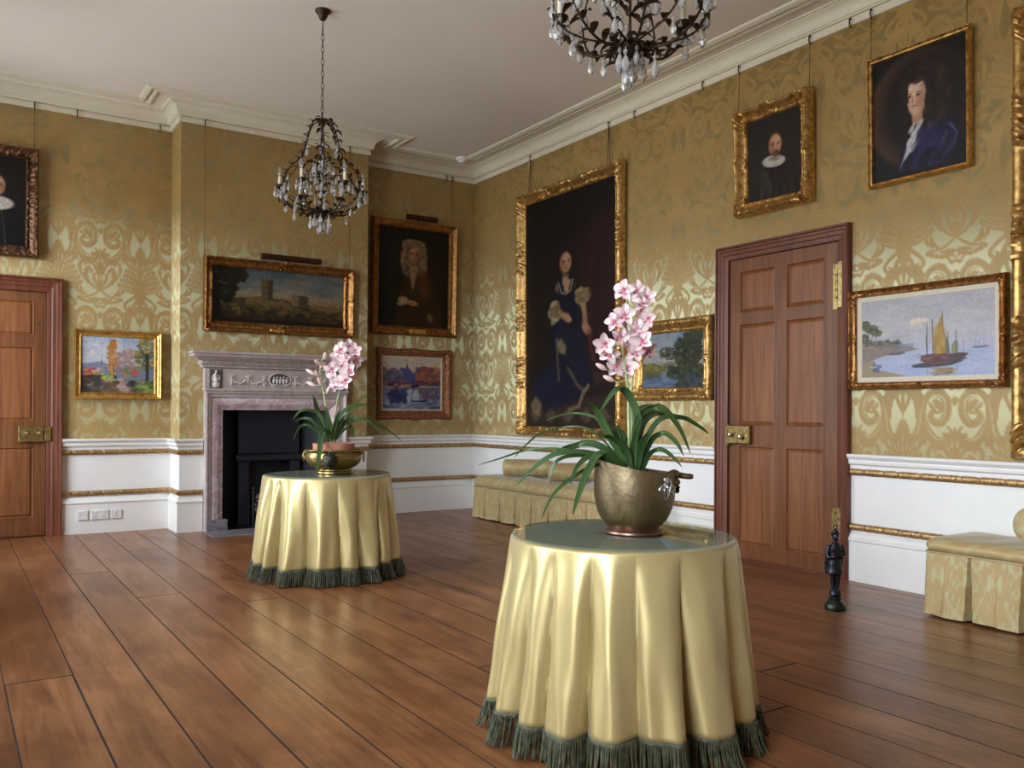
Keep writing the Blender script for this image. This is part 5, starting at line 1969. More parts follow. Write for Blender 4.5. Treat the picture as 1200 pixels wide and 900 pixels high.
b.tube(L_((0, .004, .235), (0, .002, .222), (0, 0, .205)), [.042, .045, .044], 16, flat=.75)
b.ell((0, -.003, .425), (.019, .021, .026), 14, 10)
b.ell((0, -.024, .423), (.004, .006, .007), 6, 5)
b.ell((0, .004, .437), (.023, .024, .014), 14, 8)
b.lathe([(.031, 0), (.031, .003), (.018, .006), (.016, .018), (.008, .024), (0, .024)], 16, (0, .002, .444))
b.tube(L_((.03, .012, .36), (.036, .02, .28), (.034, .022, .21)), [.02, .024, .02], 8, flat=.5)
b.tube(L_((-.03, .012, .36), (-.036, .02, .28), (-.034, .022, .21)), [.02, .024, .02], 8, flat=.5)
fig = b.build('standing_figure', BRZ, t, smooth=60)
rm = fig.modifiers.new('cast', 'REMESH')
rm.mode = 'VOXEL'
rm.voxel_size = .0035
rm.use_smooth_shade = True
b = MB(Md)
b.tube([(.012 * math.cos(k * PI / 6), .002, .482 + .012 * math.sin(k * PI / 6)) for k in range(12)], .003, 6, closed=True)
b.build('ring', BRZ, t)


# ------------------------------------------------------------------ pots
def m_hammered(name, c1, c2, rough, scale=70, strength=.35):
    t = NT(name)
    v = t.coords()
    vo = t.n('TexVoronoi')
    vo.inputs['Scale'].default_value = scale
    t.l(v, vo.inputs['Vector'])
    n = t.noise(v, 9, 4, .6)
    t.set(Base_Color=t.ramp(n, [(.3, lin(c1)), (.7, lin(c2))]), Roughness=t.math('ADD', rough, t.math('MULTIPLY', n, .15)), Metallic=.92)
    t.bump(vo.outputs['Distance'], strength, .003)
    return t.m


SCUT = m_hammered('hammered bronze', (112, 96, 72), (134, 120, 94), .38, 60, .28)
COPPER = m_hammered('rubbed copper', (118, 88, 74), (150, 122, 108), .28, 40, .1)
BOWLM = m_hammered('polished brass bowl', (124, 106, 62), (160, 142, 94), .26, 40, .08)
MASK = m_hammered('blackened lion mask', (54, 52, 46), (88, 84, 74), .4, 60, .3)
TERRA = simple('terracotta', (190, 128, 104), .8, var=.15, scale=20, bump=.1)
SOIL = simple('bark compost', (60, 42, 30), .9, var=.4, scale=90, bump=.6)
SILVER = simple('silver tassel cord', (206, 206, 214), .3, .85, .2)

SX, SY = 2.112, 2.394
ZG = ZT_ + .0047
sc = thing('coal_scuttle', 'hammered bronze scuttle with a slanting rim, holding the nearer orchid', 'pot', (SX, SY, ZG))
RV = Vector((.8356, -.5494, 0))              # to the right as seen from the door side
ang0 = math.atan2(RV.y, RV.x)


def rimz(a):
    c = math.cos(a - ang0)
    return .212 - .026 * c + .008 * c * c


bodyp = [(.096, .0), (.108, .010), (.125, .034), (.137, .066), (.1445, .1), (.1465, .137), (.1455, .168), (.143, .192), (.1415, .21), (.1415, .222)]
b = MB()
rows = []
NA = 72
full = bodyp[-1][1]
for pr, side_ in ((bodyp, 0), ([(r - .006, z) for r, z in bodyp[::-1]], 1)):
    for r, z in pr:
        row = []
        for i in range(NA):
            a = 2 * PI * i / NA
            k = (z / full) ** 1.6
            zz = .026 + z + (rimz(a) - full) * k
            lip = .012 * max(0, math.cos(a - ang0)) ** 6 * k
            row.append((SX + (r + lip) * math.cos(a), SY + (r + lip) * math.sin(a), ZG + zz))
        rows.append(row)
b.grid(rows, closeu=True)
b.build('hammered_body', SCUT, sc, smooth=50)
b = MB()
b.lathe([(0, 0), (.106, 0), (.109, .004), (.107, .01), (.098, .016), (.092, .022), (.096, .027), (.0, .027)], 48, (SX, SY, ZG))
tag(b.build('foot_ring', COPPER, sc, smooth=35), 'coppery foot ring')
for s in (-1, 1):
    pass
b = MB()
h0 = Vector((SX, SY, ZG)) + RV * .148 + Vector((0, 0, .012))
FV = Vector((-.5494, -.8356, 0))
b.ell(h0 + FV * .028 - RV * .012 + Vector((0, 0, .176)), (.03, .03, .018), 16, 10)
b.ell(h0 - FV * .028 - RV * .012 + Vector((0, 0, .176)), (.03, .03, .018), 16, 10)
b.tube(catmull([h0 + FV * .06 - RV * .05 + Vector((0, 0, .196)), h0 + FV * .035 - RV * .01 + Vector((0, 0, .207)), h0 + FV * .0 + RV * .015 + Vector((0, 0, .20)), h0 + RV * .05 + Vector((0, 0, .195)), h0 + RV * .07 + Vector((0, 0, .195))], 5),
       [.006, .008, .010, .012, .014, .016, .016, .016, .015, .014, .013, .012, .011, .011, .011, .011, .011, .010, .010, .009, .007], 12)
b.build('grip_handle', SCUT, sc)
b = MB()
b.tube([h0 + Vector((0, 0, .14)), h0 + RV * .012 + Vector((0, 0, .15)), h0 + RV * .018 + Vector((0, 0, .16))], .007, 8)
b.ell(h0 + RV * .012 + Vector((0, 0, .143)), (.009, .009, .011), 10, 6)
b.build('rivet', MASK, sc)
b = MB()
rr = random.Random(8)
for k in range(14):
    p = h0 - RV * .052 + FV * .112 + Vector((0, 0, .185))
    q = [p + Vector((rr.uniform(-.012, .012), rr.uniform(-.012, .012), rr.uniform(-.012, .012)))]
    for s in range(4):
        q.append(q[-1] + Vector((rr.uniform(-.014, .014), rr.uniform(-.014, .014), rr.uniform(-.026, .006))))
    b.tube(catmull(q, 4), .0024, 6)
tag(b.build('silver_cord', SILVER, sc), 'tangled silver cord')

BX, BY = 2.258, 5.69
bw = thing('brass_bowl', 'brass bowl with lion mask and ring handles on the farther table', 'bowl', (BX, BY, ZG))
b = MB()
bp = [(0, 0), (.118, 0), (.124, .006), (.122, .016), (.112, .024), (.112, .03), (.13, .04), (.16, .056), (.182, .08), (.192, .105), (.19, .13), (.184, .145), (.19, .155), (.196, .162), (.196, .168), (.188, .17), (.18, .15), (.184, .11), (.17, .075), (.12, .05), (0, .045)]
b.lathe(bp, 64, (BX, BY, ZG))
b.build('bowl_body', BOWLM, bw, smooth=35)
f0 = Vector((BX, BY, ZG)) + FV * .188 + RV * .012
b = MB()
b.ell(f0 + Vector((0, 0, .1)), (.045, .045, .05), 16, 10)
for k in range(12):
    a = 2 * PI * k / 12
    b.ell(f0 + FV * .0 + RV * (.042 * math.cos(a)) + Vector((0, 0, .1 + .046 * math.sin(a))), (.014, .014, .014), 8, 6)
for s in (-1, 1):
    b.ell(f0 + FV * .04 + RV * (.016 * s) + Vector((0, 0, .112)), (.008, .008, .008), 8, 6)
b.ell(f0 + FV * .044 + Vector((0, 0, .094)), (.013, .013, .017), 8, 6)
b.build('lion_mask', MASK, bw)
for s in (-1, 1):
    b = MB()
    p = Vector((BX, BY, ZG)) + RV * (.196 * s) + Vector((0, 0, .148))
    b.ell(p, (.014, .014, .014), 10, 6)
    b.tube([p + RV * (s * .012) + FV * (.02 * math.cos(2 * PI * k / 16)) + Vector((0, 0, -.03 + .034 * math.sin(2 * PI * k / 16))) for k in range(16)], .004, 6, closed=True)
    b.build('ring_handle', BOWLM, bw)

# ------------------------------------------------------------------ orchids
LEAFM = NT('orchid leaf')
_v = LEAFM.coords()
_n = LEAFM.noise(_v, 5, 3)
_s = LEAFM.noise(LEAFM.coords((70, 70, 3)), 1, 2)
LEAFM.set(Base_Color=LEAFM.mix(LEAFM.math('MULTIPLY', _s, .5), LEAFM.ramp(_n, [(.3, lin((48, 76, 38))), (.7, lin((82, 108, 60)))]), lin((38, 70, 40))), Roughness=.3)
LEAFM.b.inputs['Specular IOR Level'].default_value = .55
LEAFM = LEAFM.m
STEMM = simple('flower stem', (186, 196, 140), .45, var=.2, scale=20)


def m_petal(name, stops):
    t = NT(name)
    ln = t.n('VectorMath', operation='LENGTH')
    t.l(t.tc.outputs['Object'], ln.inputs[0])
    n = t.noise(t.coords(), 130, 2)
    f = t.math('ADD', t.math('DIVIDE', ln.outputs['Value'], .05), t.math('MULTIPLY', t.math('SUBTRACT', n, .5), .3))
    t.set(Base_Color=t.ramp(f, [(p, lin(c)) for p, c in stops]), Roughness=.5)
    t.b.inputs['Subsurface Weight'].default_value = .15
    t.b.inputs['Subsurface Radius'].default_value = (.01, .006, .006)
    return t.m


PETAL = m_petal('pink petal', [(.0, (206, 132, 158)), (.16, (230, 194, 204)), (.5, (242, 230, 230)), (1.0, (236, 210, 216))])
LIPM = m_petal('magenta lip', [(0, (238, 196, 190)), (.3, (196, 84, 124)), (.6, (220, 150, 170)), (1, (190, 80, 120))])
BUDM = simple('orchid bud', (240, 214, 204), .5, var=.1, scale=60, c2=(230, 190, 190))


def petal_rows(ang, L, W, cup, tip, tilt):
    rows = []
    ca, sa = math.cos(ang), math.sin(ang)
    for i in range(8):
        s = i / 7
        w = W * (math.sin(PI * min(1, s * .92 + .06)) ** .75) * (1 if s < .98 else .6)
        row = []
        for j in range(5):
            q = (j / 4 - .5) * 2
            u, v = L * s, q * w / 2
            z = cup * (q * q) * w + tilt * L * s + tip * L * s * s
            row.append((u * ca - v * sa, u * sa + v * ca, z))
        rows.append(row)
    return rows


def flower_meshes(k):
    b = MB()
    for a, L, W in ((90, .044, .030), (18, .043, .033), (162, .043, .033), (-50, .042, .028), (-130, .042, .028)):
        b.grid(petal_rows(math.radians(a + random.uniform(-6, 6)), L, W, .42, -.55 + .35 * k, .55), 0)
    me = b.build('tmp', PETAL)
    m1 = me.data
    bpy.data.objects.remove(me)
    b = MB()
    b.grid(petal_rows(math.radians(-90), .030, .020, -.5, -.9, .55), 0)
    b.tube([(0, .004, .0), (0, .006, .012), (0, .0, .02)], [.005, .005, .0035], 8)
    for s in (-1, 1):
        b.grid(petal_rows(math.radians(-90 + 45 * s), .02, .014, -.4, .3, .8), 0)
    me = b.build('tmp2', LIPM)
    m2 = me.data
    bpy.data.objects.remove(me)
    return m1, m2


FLOW = [flower_meshes(k) for k in range(3)]
_b = MB()
_b.lathe([(0, 0), (.004, .001), (.0085, .010), (.0095, .020), (.008, .032), (.0045, .042), (0, .046)], 12)
_o = _b.build('tmp3', BUDM)
BUDME = _o.data
bpy.data.objects.remove(_o)


def add_leaf(root, pts, width, off):
    C = [Vector(p) + off for p in catmull(pts, 7)]
    n = len(C)
    rows = []
    for i, p in enumerate(C):
        s = i / (n - 1)
        T = (C[min(i + 1, n - 1)] - C[max(i - 1, 0)]).normalized()
        view = Vector((-p.x, -p.y, 1.15 - p.z)).normalized()
        hz = Vector((0, 0, 1)).cross(T)
        hz = hz.normalized() if hz.length > .05 else Vector((.8356, -.5494, 0))
        S = T.cross(view)
        S = (hz * (1 if hz.dot(S) > 0 else -1) * .55 + S.normalized() * .6)
        S = (S - T * S.dot(T)).normalized()
        N = S.cross(T).normalized()
        w = width * (.55 + .45 * min(1, s / .25)) * (1 - max(0, (s - .45) / .55) ** 1.7) * .5 + .0006
        k = .28 * w
        rows.append([p - S * w + N * k, p - S * w * .5 + N * k * .25, p - N * .0012, p + S * w * .5 + N * k * .25, p + S * w + N * k])
    b = MB()
    b.grid(rows)
    o = b.build('leaf', LEAFM, root, smooth=80)
    m = o.modifiers.new('thickness', 'SOLIDIFY')
    m.thickness = .0014
    return o


def orchid(root, leaves, stems, flowers, buds, off, scale, soil):
    for pts, w in leaves:
        add_leaf(root, pts, w, off)
    tips = []
    for pts, r in stems:
        C = [Vector(p) + off for p in catmull(pts, 8)]
        tips.append(C)
        b = MB()
        b.tube(C, [r * (1 - .55 * i / (len(C) - 1)) for i in range(len(C))], 8)
        b.build('flower_stem', STEMM, root)
    O = ORG[root.name]
    rr = random.Random(21)

    def nearest(p):
        best = min((q for C in tips for q in C), key=lambda q: (q - p).length + max(0, q.z - p.z) * 1.5)
        return best
    b = MB()
    for k, f in enumerate(flowers):
        p = Vector(f) + off
        nrm = Vector((-.62 + rr.uniform(-.45, .45), -.70 + rr.uniform(-.35, .35), rr.uniform(-.25, .3))).normalized()
        q = nearest(p)
        base = p - nrm * .004
        b = MB()
        b.tube(catmull([q, q.lerp(base, .6) - Vector((0, 0, .008)), base], 4), .0022 * scale, 6)
        b.build('flower_stalk', STEMM, root)
        up = Vector((rr.uniform(-.35, .35), rr.uniform(-.35, .35), 1))
        X = up.cross(nrm).normalized()
        Y = nrm.cross(X)
        s = scale * rr.uniform(.82, 1.08)
        M = Matrix(((X.x * s, Y.x * s, nrm.x * s, p.x - O.x), (X.y * s, Y.y * s, nrm.y * s, p.y - O.y), (X.z * s, Y.z * s, nrm.z * s, p.z - O.z), (0, 0, 0, 1)))
        m1, m2 = FLOW[k % 3]
        o = bpy.data.objects.new('flower', m1)
        COL.objects.link(o)
        o.parent = root
        o.matrix_local = M
        l = bpy.data.objects.new('flower_lip', m2)
        COL.objects.link(l)
        l.parent = o
    for k, f in enumerate(buds):
        p = Vector(f) + off
        q = nearest(p)
        d = (p - q)
        d = (d.normalized() + Vector((-.2, 0, .5))).normalized() if d.length > 1e-4 else Vector((0, 0, 1))
        st = p - d * .02 * scale
        b = MB()
        b.tube(catmull([q, q.lerp(st, .6) - Vector((0, 0, .006)), st + d * .003], 4), .002 * scale, 6)
        b.build('bud_stalk', STEMM, root)
        Z = d
        X = Z.orthogonal().normalized()
        Y = Z.cross(X)
        s = scale
        M = Matrix(((X.x * s, Y.x * s, Z.x * s, st.x - O.x), (X.y * s, Y.y * s, Z.y * s, st.y - O.y), (X.z * s, Y.z * s, Z.z * s, st.z - O.z), (0, 0, 0, 1)))
        o = bpy.data.objects.new('bud', BUDME)
        COL.objects.link(o)
        o.parent = root
        o.matrix_local = M


NEAR_LEAF = [
    ( [(2.081, 2.39, 0.944), (2.002, 2.413, 1.078), (1.949, 2.406, 1.149), (1.897, 2.391, 1.179)] , 0.03 ),
    ( [(2.083, 2.388, 0.95), (2.057, 2.42, 1.056), (2.037, 2.454, 1.093), (2.031, 2.482, 1.111)] , 0.028 ),
    ( [(2.086, 2.386, 0.953), (2.095, 2.357, 1.125), (2.045, 2.355, 1.217), (1.989, 2.351, 1.225), (1.915, 2.355, 1.143)] , 0.03 ),
    ( [(2.078, 2.392, 0.95), (2.002, 2.47, 1.023), (1.939, 2.554, 1.018), (1.889, 2.636, 0.974)] , 0.03 ),
    ( [(2.073, 2.395, 0.953), (1.956, 2.462, 0.997), (1.85, 2.517, 0.993), (1.772, 2.552, 0.941), (1.712, 2.572, 0.881)] , 0.022 ),
    ( [(2.076, 2.393, 0.95), (1.956, 2.429, 0.986), (1.875, 2.419, 0.958), (1.813, 2.386, 0.896)] , 0.02 ),
    ( [(2.078, 2.392, 0.95), (1.981, 2.416, 0.998), (1.91, 2.405, 0.942), (1.846, 2.38, 0.857), (1.791, 2.341, 0.796)] , 0.026 ),
    ( [(2.073, 2.395, 0.95), (1.937, 2.479, 0.987), (1.855, 2.524, 0.965), (1.832, 2.529, 0.888)] , 0.016 ),
    ( [(2.07, 2.397, 0.947), (1.964, 2.423, 0.955), (1.855, 2.431, 0.912), (1.763, 2.418, 0.857), (1.691, 2.383, 0.786)] , 0.014 ),
    ( [(2.073, 2.395, 0.947), (1.908, 2.527, 1.007), (1.806, 2.629, 1.005), (1.737, 2.715, 0.971), (1.687, 2.792, 0.943)] , 0.008 ),
    ( [(2.073, 2.395, 0.95), (2.015, 2.463, 1.102), (1.993, 2.521, 1.136), (1.957, 2.595, 1.139), (1.917, 2.677, 1.112)] , 0.009 ),
    ( [(2.076, 2.393, 0.947), (1.981, 2.495, 1.083), (1.878, 2.621, 1.074), (1.851, 2.706, 1.024), (1.845, 2.784, 0.968)] , 0.008 ),
    ( [(2.104, 2.374, 0.944), (2.097, 2.367, 1.094), (2.115, 2.338, 1.153), (2.155, 2.292, 1.16), (2.194, 2.244, 1.09), (2.213, 2.207, 1.002)] , 0.032 ),
    ( [(2.107, 2.373, 0.944), (2.13, 2.381, 1.078), (2.181, 2.382, 1.134), (2.247, 2.379, 1.141), (2.305, 2.386, 1.118)] , 0.028 ),
    ( [(2.112, 2.369, 0.938), (2.144, 2.36, 1.047), (2.198, 2.342, 1.122), (2.276, 2.311, 1.129), (2.343, 2.289, 1.094), (2.384, 2.286, 1.068)] , 0.022 ),
    ( [(2.117, 2.366, 0.932), (2.137, 2.329, 1.045), (2.156, 2.282, 1.071), (2.17, 2.232, 1.038), (2.164, 2.192, 0.995)] , 0.022 ),
    ( [(2.123, 2.362, 0.926), (2.137, 2.333, 0.998), (2.154, 2.293, 1.012), (2.17, 2.249, 0.986), (2.173, 2.209, 0.955)] , 0.018 ),
    ( [(2.099, 2.378, 0.944), (2.1, 2.389, 1.078), (2.13, 2.387, 1.15), (2.181, 2.373, 1.169), (2.215, 2.373, 1.16)] , 0.028 ),
    ( [(2.086, 2.386, 0.944), (2.073, 2.405, 1.046), (2.057, 2.43, 1.099)] , 0.03 ),
    ( [(2.096, 2.379, 0.938), (2.085, 2.358, 1.048), (2.081, 2.318, 1.132)] , 0.026 ),
    ( [(2.109, 2.371, 0.932), (2.1, 2.338, 1.027), (2.088, 2.289, 1.08)] , 0.024 ),
    ( [(2.091, 2.383, 0.938), (2.05, 2.37, 1.017), (1.975, 2.361, 1.058), (1.898, 2.342, 1.063)] , 0.026 ),
]
NEAR_STEM = [
    ( [(2.083, 2.388, 0.944), (2.083, 2.389, 1.094), (2.079, 2.391, 1.218), (2.066, 2.4, 1.343), (2.058, 2.405, 1.436), (2.07, 2.397, 1.53), (2.085, 2.387, 1.598)] , 0.0055 ),
    ( [(2.094, 2.381, 0.944), (2.094, 2.387, 1.125), (2.1, 2.391, 1.265), (2.121, 2.388, 1.391), (2.145, 2.383, 1.487), (2.154, 2.389, 1.582)] , 0.0055 ),
]
NEAR_FLOWER =  [(2.071, 2.405, 1.59), (2.106, 2.382, 1.59), (2.12, 2.342, 1.562), (2.09, 2.336, 1.531), (2.025, 2.354, 1.489), (2.122, 2.326, 1.483), (2.018, 2.397, 1.471), (2.064, 2.328, 1.437), (2.082, 2.317, 1.397), (2.156, 2.37, 1.373), (2.098, 2.371, 1.364), (1.98, 2.403, 1.392), (2.005, 2.409, 1.359), (2.057, 2.432, 1.313), (2.084, 2.406, 1.306), (2.088, 2.398, 1.412), (2.03, 2.387, 1.418)]
NEAR_BUD =  [(1.985, 2.428, 1.31), (2.019, 2.425, 1.268), (2.024, 2.356, 1.388), (1.996, 2.427, 1.351)]
FAR_LEAF = [
    ( [(2.234, 5.712, 0.923), (2.177, 5.729, 1.101), (2.119, 5.739, 1.142), (2.04, 5.757, 1.136), (1.986, 5.756, 1.077)] , 0.03 ),
    ( [(2.229, 5.715, 0.923), (2.152, 5.794, 1.059), (2.104, 5.868, 1.088), (2.063, 5.944, 1.063)] , 0.022 ),
    ( [(2.234, 5.712, 0.923), (2.118, 5.802, 1.035), (2.069, 5.855, 1.022), (2.037, 5.901, 0.925)] , 0.02 ),
    ( [(2.239, 5.709, 0.935), (2.195, 5.662, 1.002), (2.133, 5.594, 0.969), (2.08, 5.5, 0.847), (2.024, 5.395, 0.725)] , 0.042 ),
    ( [(2.239, 5.709, 0.923), (2.178, 5.749, 1.089), (2.148, 5.768, 1.196), (2.143, 5.772, 1.256)] , 0.04 ),
    ( [(2.254, 5.699, 0.923), (2.302, 5.696, 1.09), (2.375, 5.69, 1.174), (2.462, 5.682, 1.193)] , 0.026 ),
    ( [(2.259, 5.696, 0.923), (2.325, 5.643, 1.072), (2.419, 5.566, 1.085), (2.488, 5.504, 1.032), (2.531, 5.457, 0.968)] , 0.026 ),
    ( [(2.259, 5.696, 0.923), (2.356, 5.674, 1.126), (2.478, 5.658, 1.187), (2.569, 5.671, 1.157)] , 0.018 ),
    ( [(2.264, 5.692, 0.923), (2.33, 5.672, 1.048), (2.381, 5.672, 1.03), (2.41, 5.692, 0.951)] , 0.03 ),
    ( [(2.254, 5.699, 0.923), (2.28, 5.657, 1.031), (2.303, 5.607, 1.114)] , 0.034 ),
    ( [(2.244, 5.705, 0.923), (2.221, 5.681, 1.06), (2.178, 5.653, 1.172)] , 0.036 ),
    ( [(2.259, 5.696, 0.923), (2.322, 5.712, 0.999), (2.39, 5.753, 1.016)] , 0.03 ),
    ( [(2.249, 5.702, 0.923), (2.253, 5.651, 1.043), (2.254, 5.579, 1.149)] , 0.036 ),
    ( [(2.264, 5.692, 0.923), (2.421, 5.646, 1.09), (2.602, 5.611, 1.024), (2.745, 5.615, 0.924)] , 0.016 ),
]
FAR_STEM = [
    ( [(2.244, 5.705, 0.923), (2.223, 5.719, 1.089), (2.197, 5.736, 1.268), (2.177, 5.75, 1.417), (2.191, 5.74, 1.506)] , 0.006 ),
    ( [(2.259, 5.696, 0.923), (2.27, 5.694, 1.119), (2.292, 5.689, 1.269), (2.324, 5.677, 1.418), (2.342, 5.677, 1.557)] , 0.007 ),
]
FAR_FLOWER =  [(2.282, 5.623, 1.557), (2.355, 5.663, 1.586), (2.351, 5.548, 1.55), (2.386, 5.614, 1.49), (2.295, 5.701, 1.502), (2.32, 5.592, 1.498), (2.272, 5.72, 1.382), (2.316, 5.688, 1.413), (2.325, 5.559, 1.408), (2.279, 5.688, 1.322), (2.295, 5.576, 1.344), (2.363, 5.604, 1.441), (2.291, 5.642, 1.351), (2.226, 5.651, 1.426), (2.305, 5.616, 1.457)]
FAR_BUD =  [(2.128, 5.802, 1.411), (2.149, 5.718, 1.474), (2.183, 5.671, 1.52), (2.233, 5.717, 1.441), (2.168, 5.724, 1.344), (2.133, 5.797, 1.327), (2.208, 5.667, 1.285), (2.147, 5.719, 1.397), (2.197, 5.755, 1.459)]


zb = ZG + .05
root = thing('potted_orchid', 'tall pink orchid with arching leaves, growing in the bronze scuttle on the nearer table', 'orchid', (SX, SY, zb), 'pink orchids on the tables')
b = MB()
b.lathe([(0, 0), (.085, 0), (.108, .05), (.122, .09), (.11, .10), (.06, .106), (0, .108)], 32, (SX, SY, zb))
b.build('compost', SOIL, root)
orchid(root, NEAR_LEAF, NEAR_STEM, NEAR_FLOWER, NEAR_BUD, Vector((0, 0, 0)), 1.0, None)
zb = ZG + .06
root = thing('potted_orchid', 'smaller-looking pink orchid in a terracotta pot, in the brass bowl on the farther table', 'orchid', (BX, BY, zb), 'pink orchids on the tables')
b = MB()
b.lathe([(0, 0), (.10, 0), (.118, .09), (.128, .10), (.142, .105), (.144, .15), (.136, .152), (.128, .14), (.0, .135)], 40, (BX, BY, zb))
b.build('terracotta_pot', TERRA, root, smooth=35)
b = MB()
b.lathe([(.129, .136), (.08, .142), (0, .144)], 24, (BX, BY, zb))
b.build('compost', SOIL, root)
orchid(root, FAR_LEAF, FAR_STEM, FAR_FLOWER, FAR_BUD, Vector((0, 0, 0)), 1.5, None)

# ------------------------------------------------------------------ chandeliers
CHX, CHY = 2.213, 5.83
BR = simple('browned bronze', (72, 56, 44), .42, .75, .35, 40, c2=(40, 32, 28))
LFM = simple('bronze leaves', (84, 64, 46), .42, .7, .4, 50, c2=(46, 36, 30))
CHAINM = simple('chain bronze', (96, 82, 66), .4, .8)
CRY = NT('cut crystal')
CRY.set(Base_Color=CRY.ramp(CRY.noise(CRY.coords(), 40, 1), [(.3, (.9, .92, .95)), (.7, (1, 1, 1))]), Roughness=.025)
CRY.b.inputs['Transmission Weight'].default_value = .72
CRY.b.inputs['Specular IOR Level'].default_value = .9
CRY.b.inputs['IOR'].default_value = 1.55
CRY = CRY.m
CAND = simple('candle sleeve', (226, 216, 196), .5, var=.05)
BULB = simple('clear candle bulb', (236, 236, 236), .06, var=.02, Transmission_Weight=.85)
ch = thing('chandelier', 'chandelier of bronze leaves and crystal drops on a long chain, above the farther table', 'chandelier', (CHX, CHY, ZC), 'crystal chandeliers')
C0 = Vector((CHX, CHY, 0))
b = MB()
b.lathe([(0, 0), (.052, 0), (.055, -.01), (.05, -.018), (.036, -.03), (.03, -.05), (.02, -.068), (.006, -.075), (0, -.076)][::-1], 24, (CHX, CHY, ZC))
b.build('ceiling_rose', BR, ch, smooth=40)
b = MB()
b.tube([(CHX, CHY, ZC - .07), (CHX, CHY, ZC - .13)], .004, 8)
z, k = ZC - .125, 0
while z > 3.24:
    pts = []
    for i in range(14):
        a = 2 * PI * i / 14
        u, v = .009 * math.cos(a), .026 * math.sin(a)
        pts.append((CHX + (u if k % 2 else 0), CHY + (0 if k % 2 else u), z - .024 + v))
    b.tube(pts, .0026, 6, closed=True)
    z -= .043
    k += 1
b.build('chain', CHAINM, ch)
b = MB()
b.tube([(CHX, CHY, 3.25), (CHX, CHY, 2.9), (CHX, CHY, 2.53)], .0055, 8)
b.lathe([(0, 2.47), (.012, 2.475), (.02, 2.49), (.012, 2.505), (.03, 2.52), (.046, 2.54), (.05, 2.556), (.03, 2.57), (.012, 2.58), (.008, 2.6)], 20, (CHX, CHY, 0))
b.lathe([(.006, 3.14), (.016, 3.15), (.02, 3.165), (.012, 3.18), (.006, 3.19)], 16, (CHX, CHY, 0))
b.build('stem', BR, ch, smooth=45)


def leaf_shape(mb, p, d, up, L, W):
    """a small curled metal leaf growing from p along d"""
    d = Vector(d).normalized()
    S = d.cross(Vector(up))
    S = S.normalized() if S.length > 1e-3 else d.orthogonal().normalized()
    N = S.cross(d)
    front, backr = [], []
    for i in range(6):
        s = i / 5
        w = W * math.sin(PI * min(1, s * .9 + .08)) * .5 + .0004
        q = Vector(p) + d * (L * s) + N * (.25 * L * math.sin(s * 2.2)) - N * (.3 * L * s * s)
        front.append([q - S * w + N * w * .35, q + N * .0008, q + S * w + N * w * .35])
        backr.append([q - S * w + N * (w * .35 - .0012), q - N * .0008, q + S * w + N * (w * .35 - .0012)])
    mb.grid(front)
    mb.grid(backr, flip=True)


def cyl(r, a, z): return Vector((CHX + r * math.cos(a), CHY + r * math.sin(a), z))


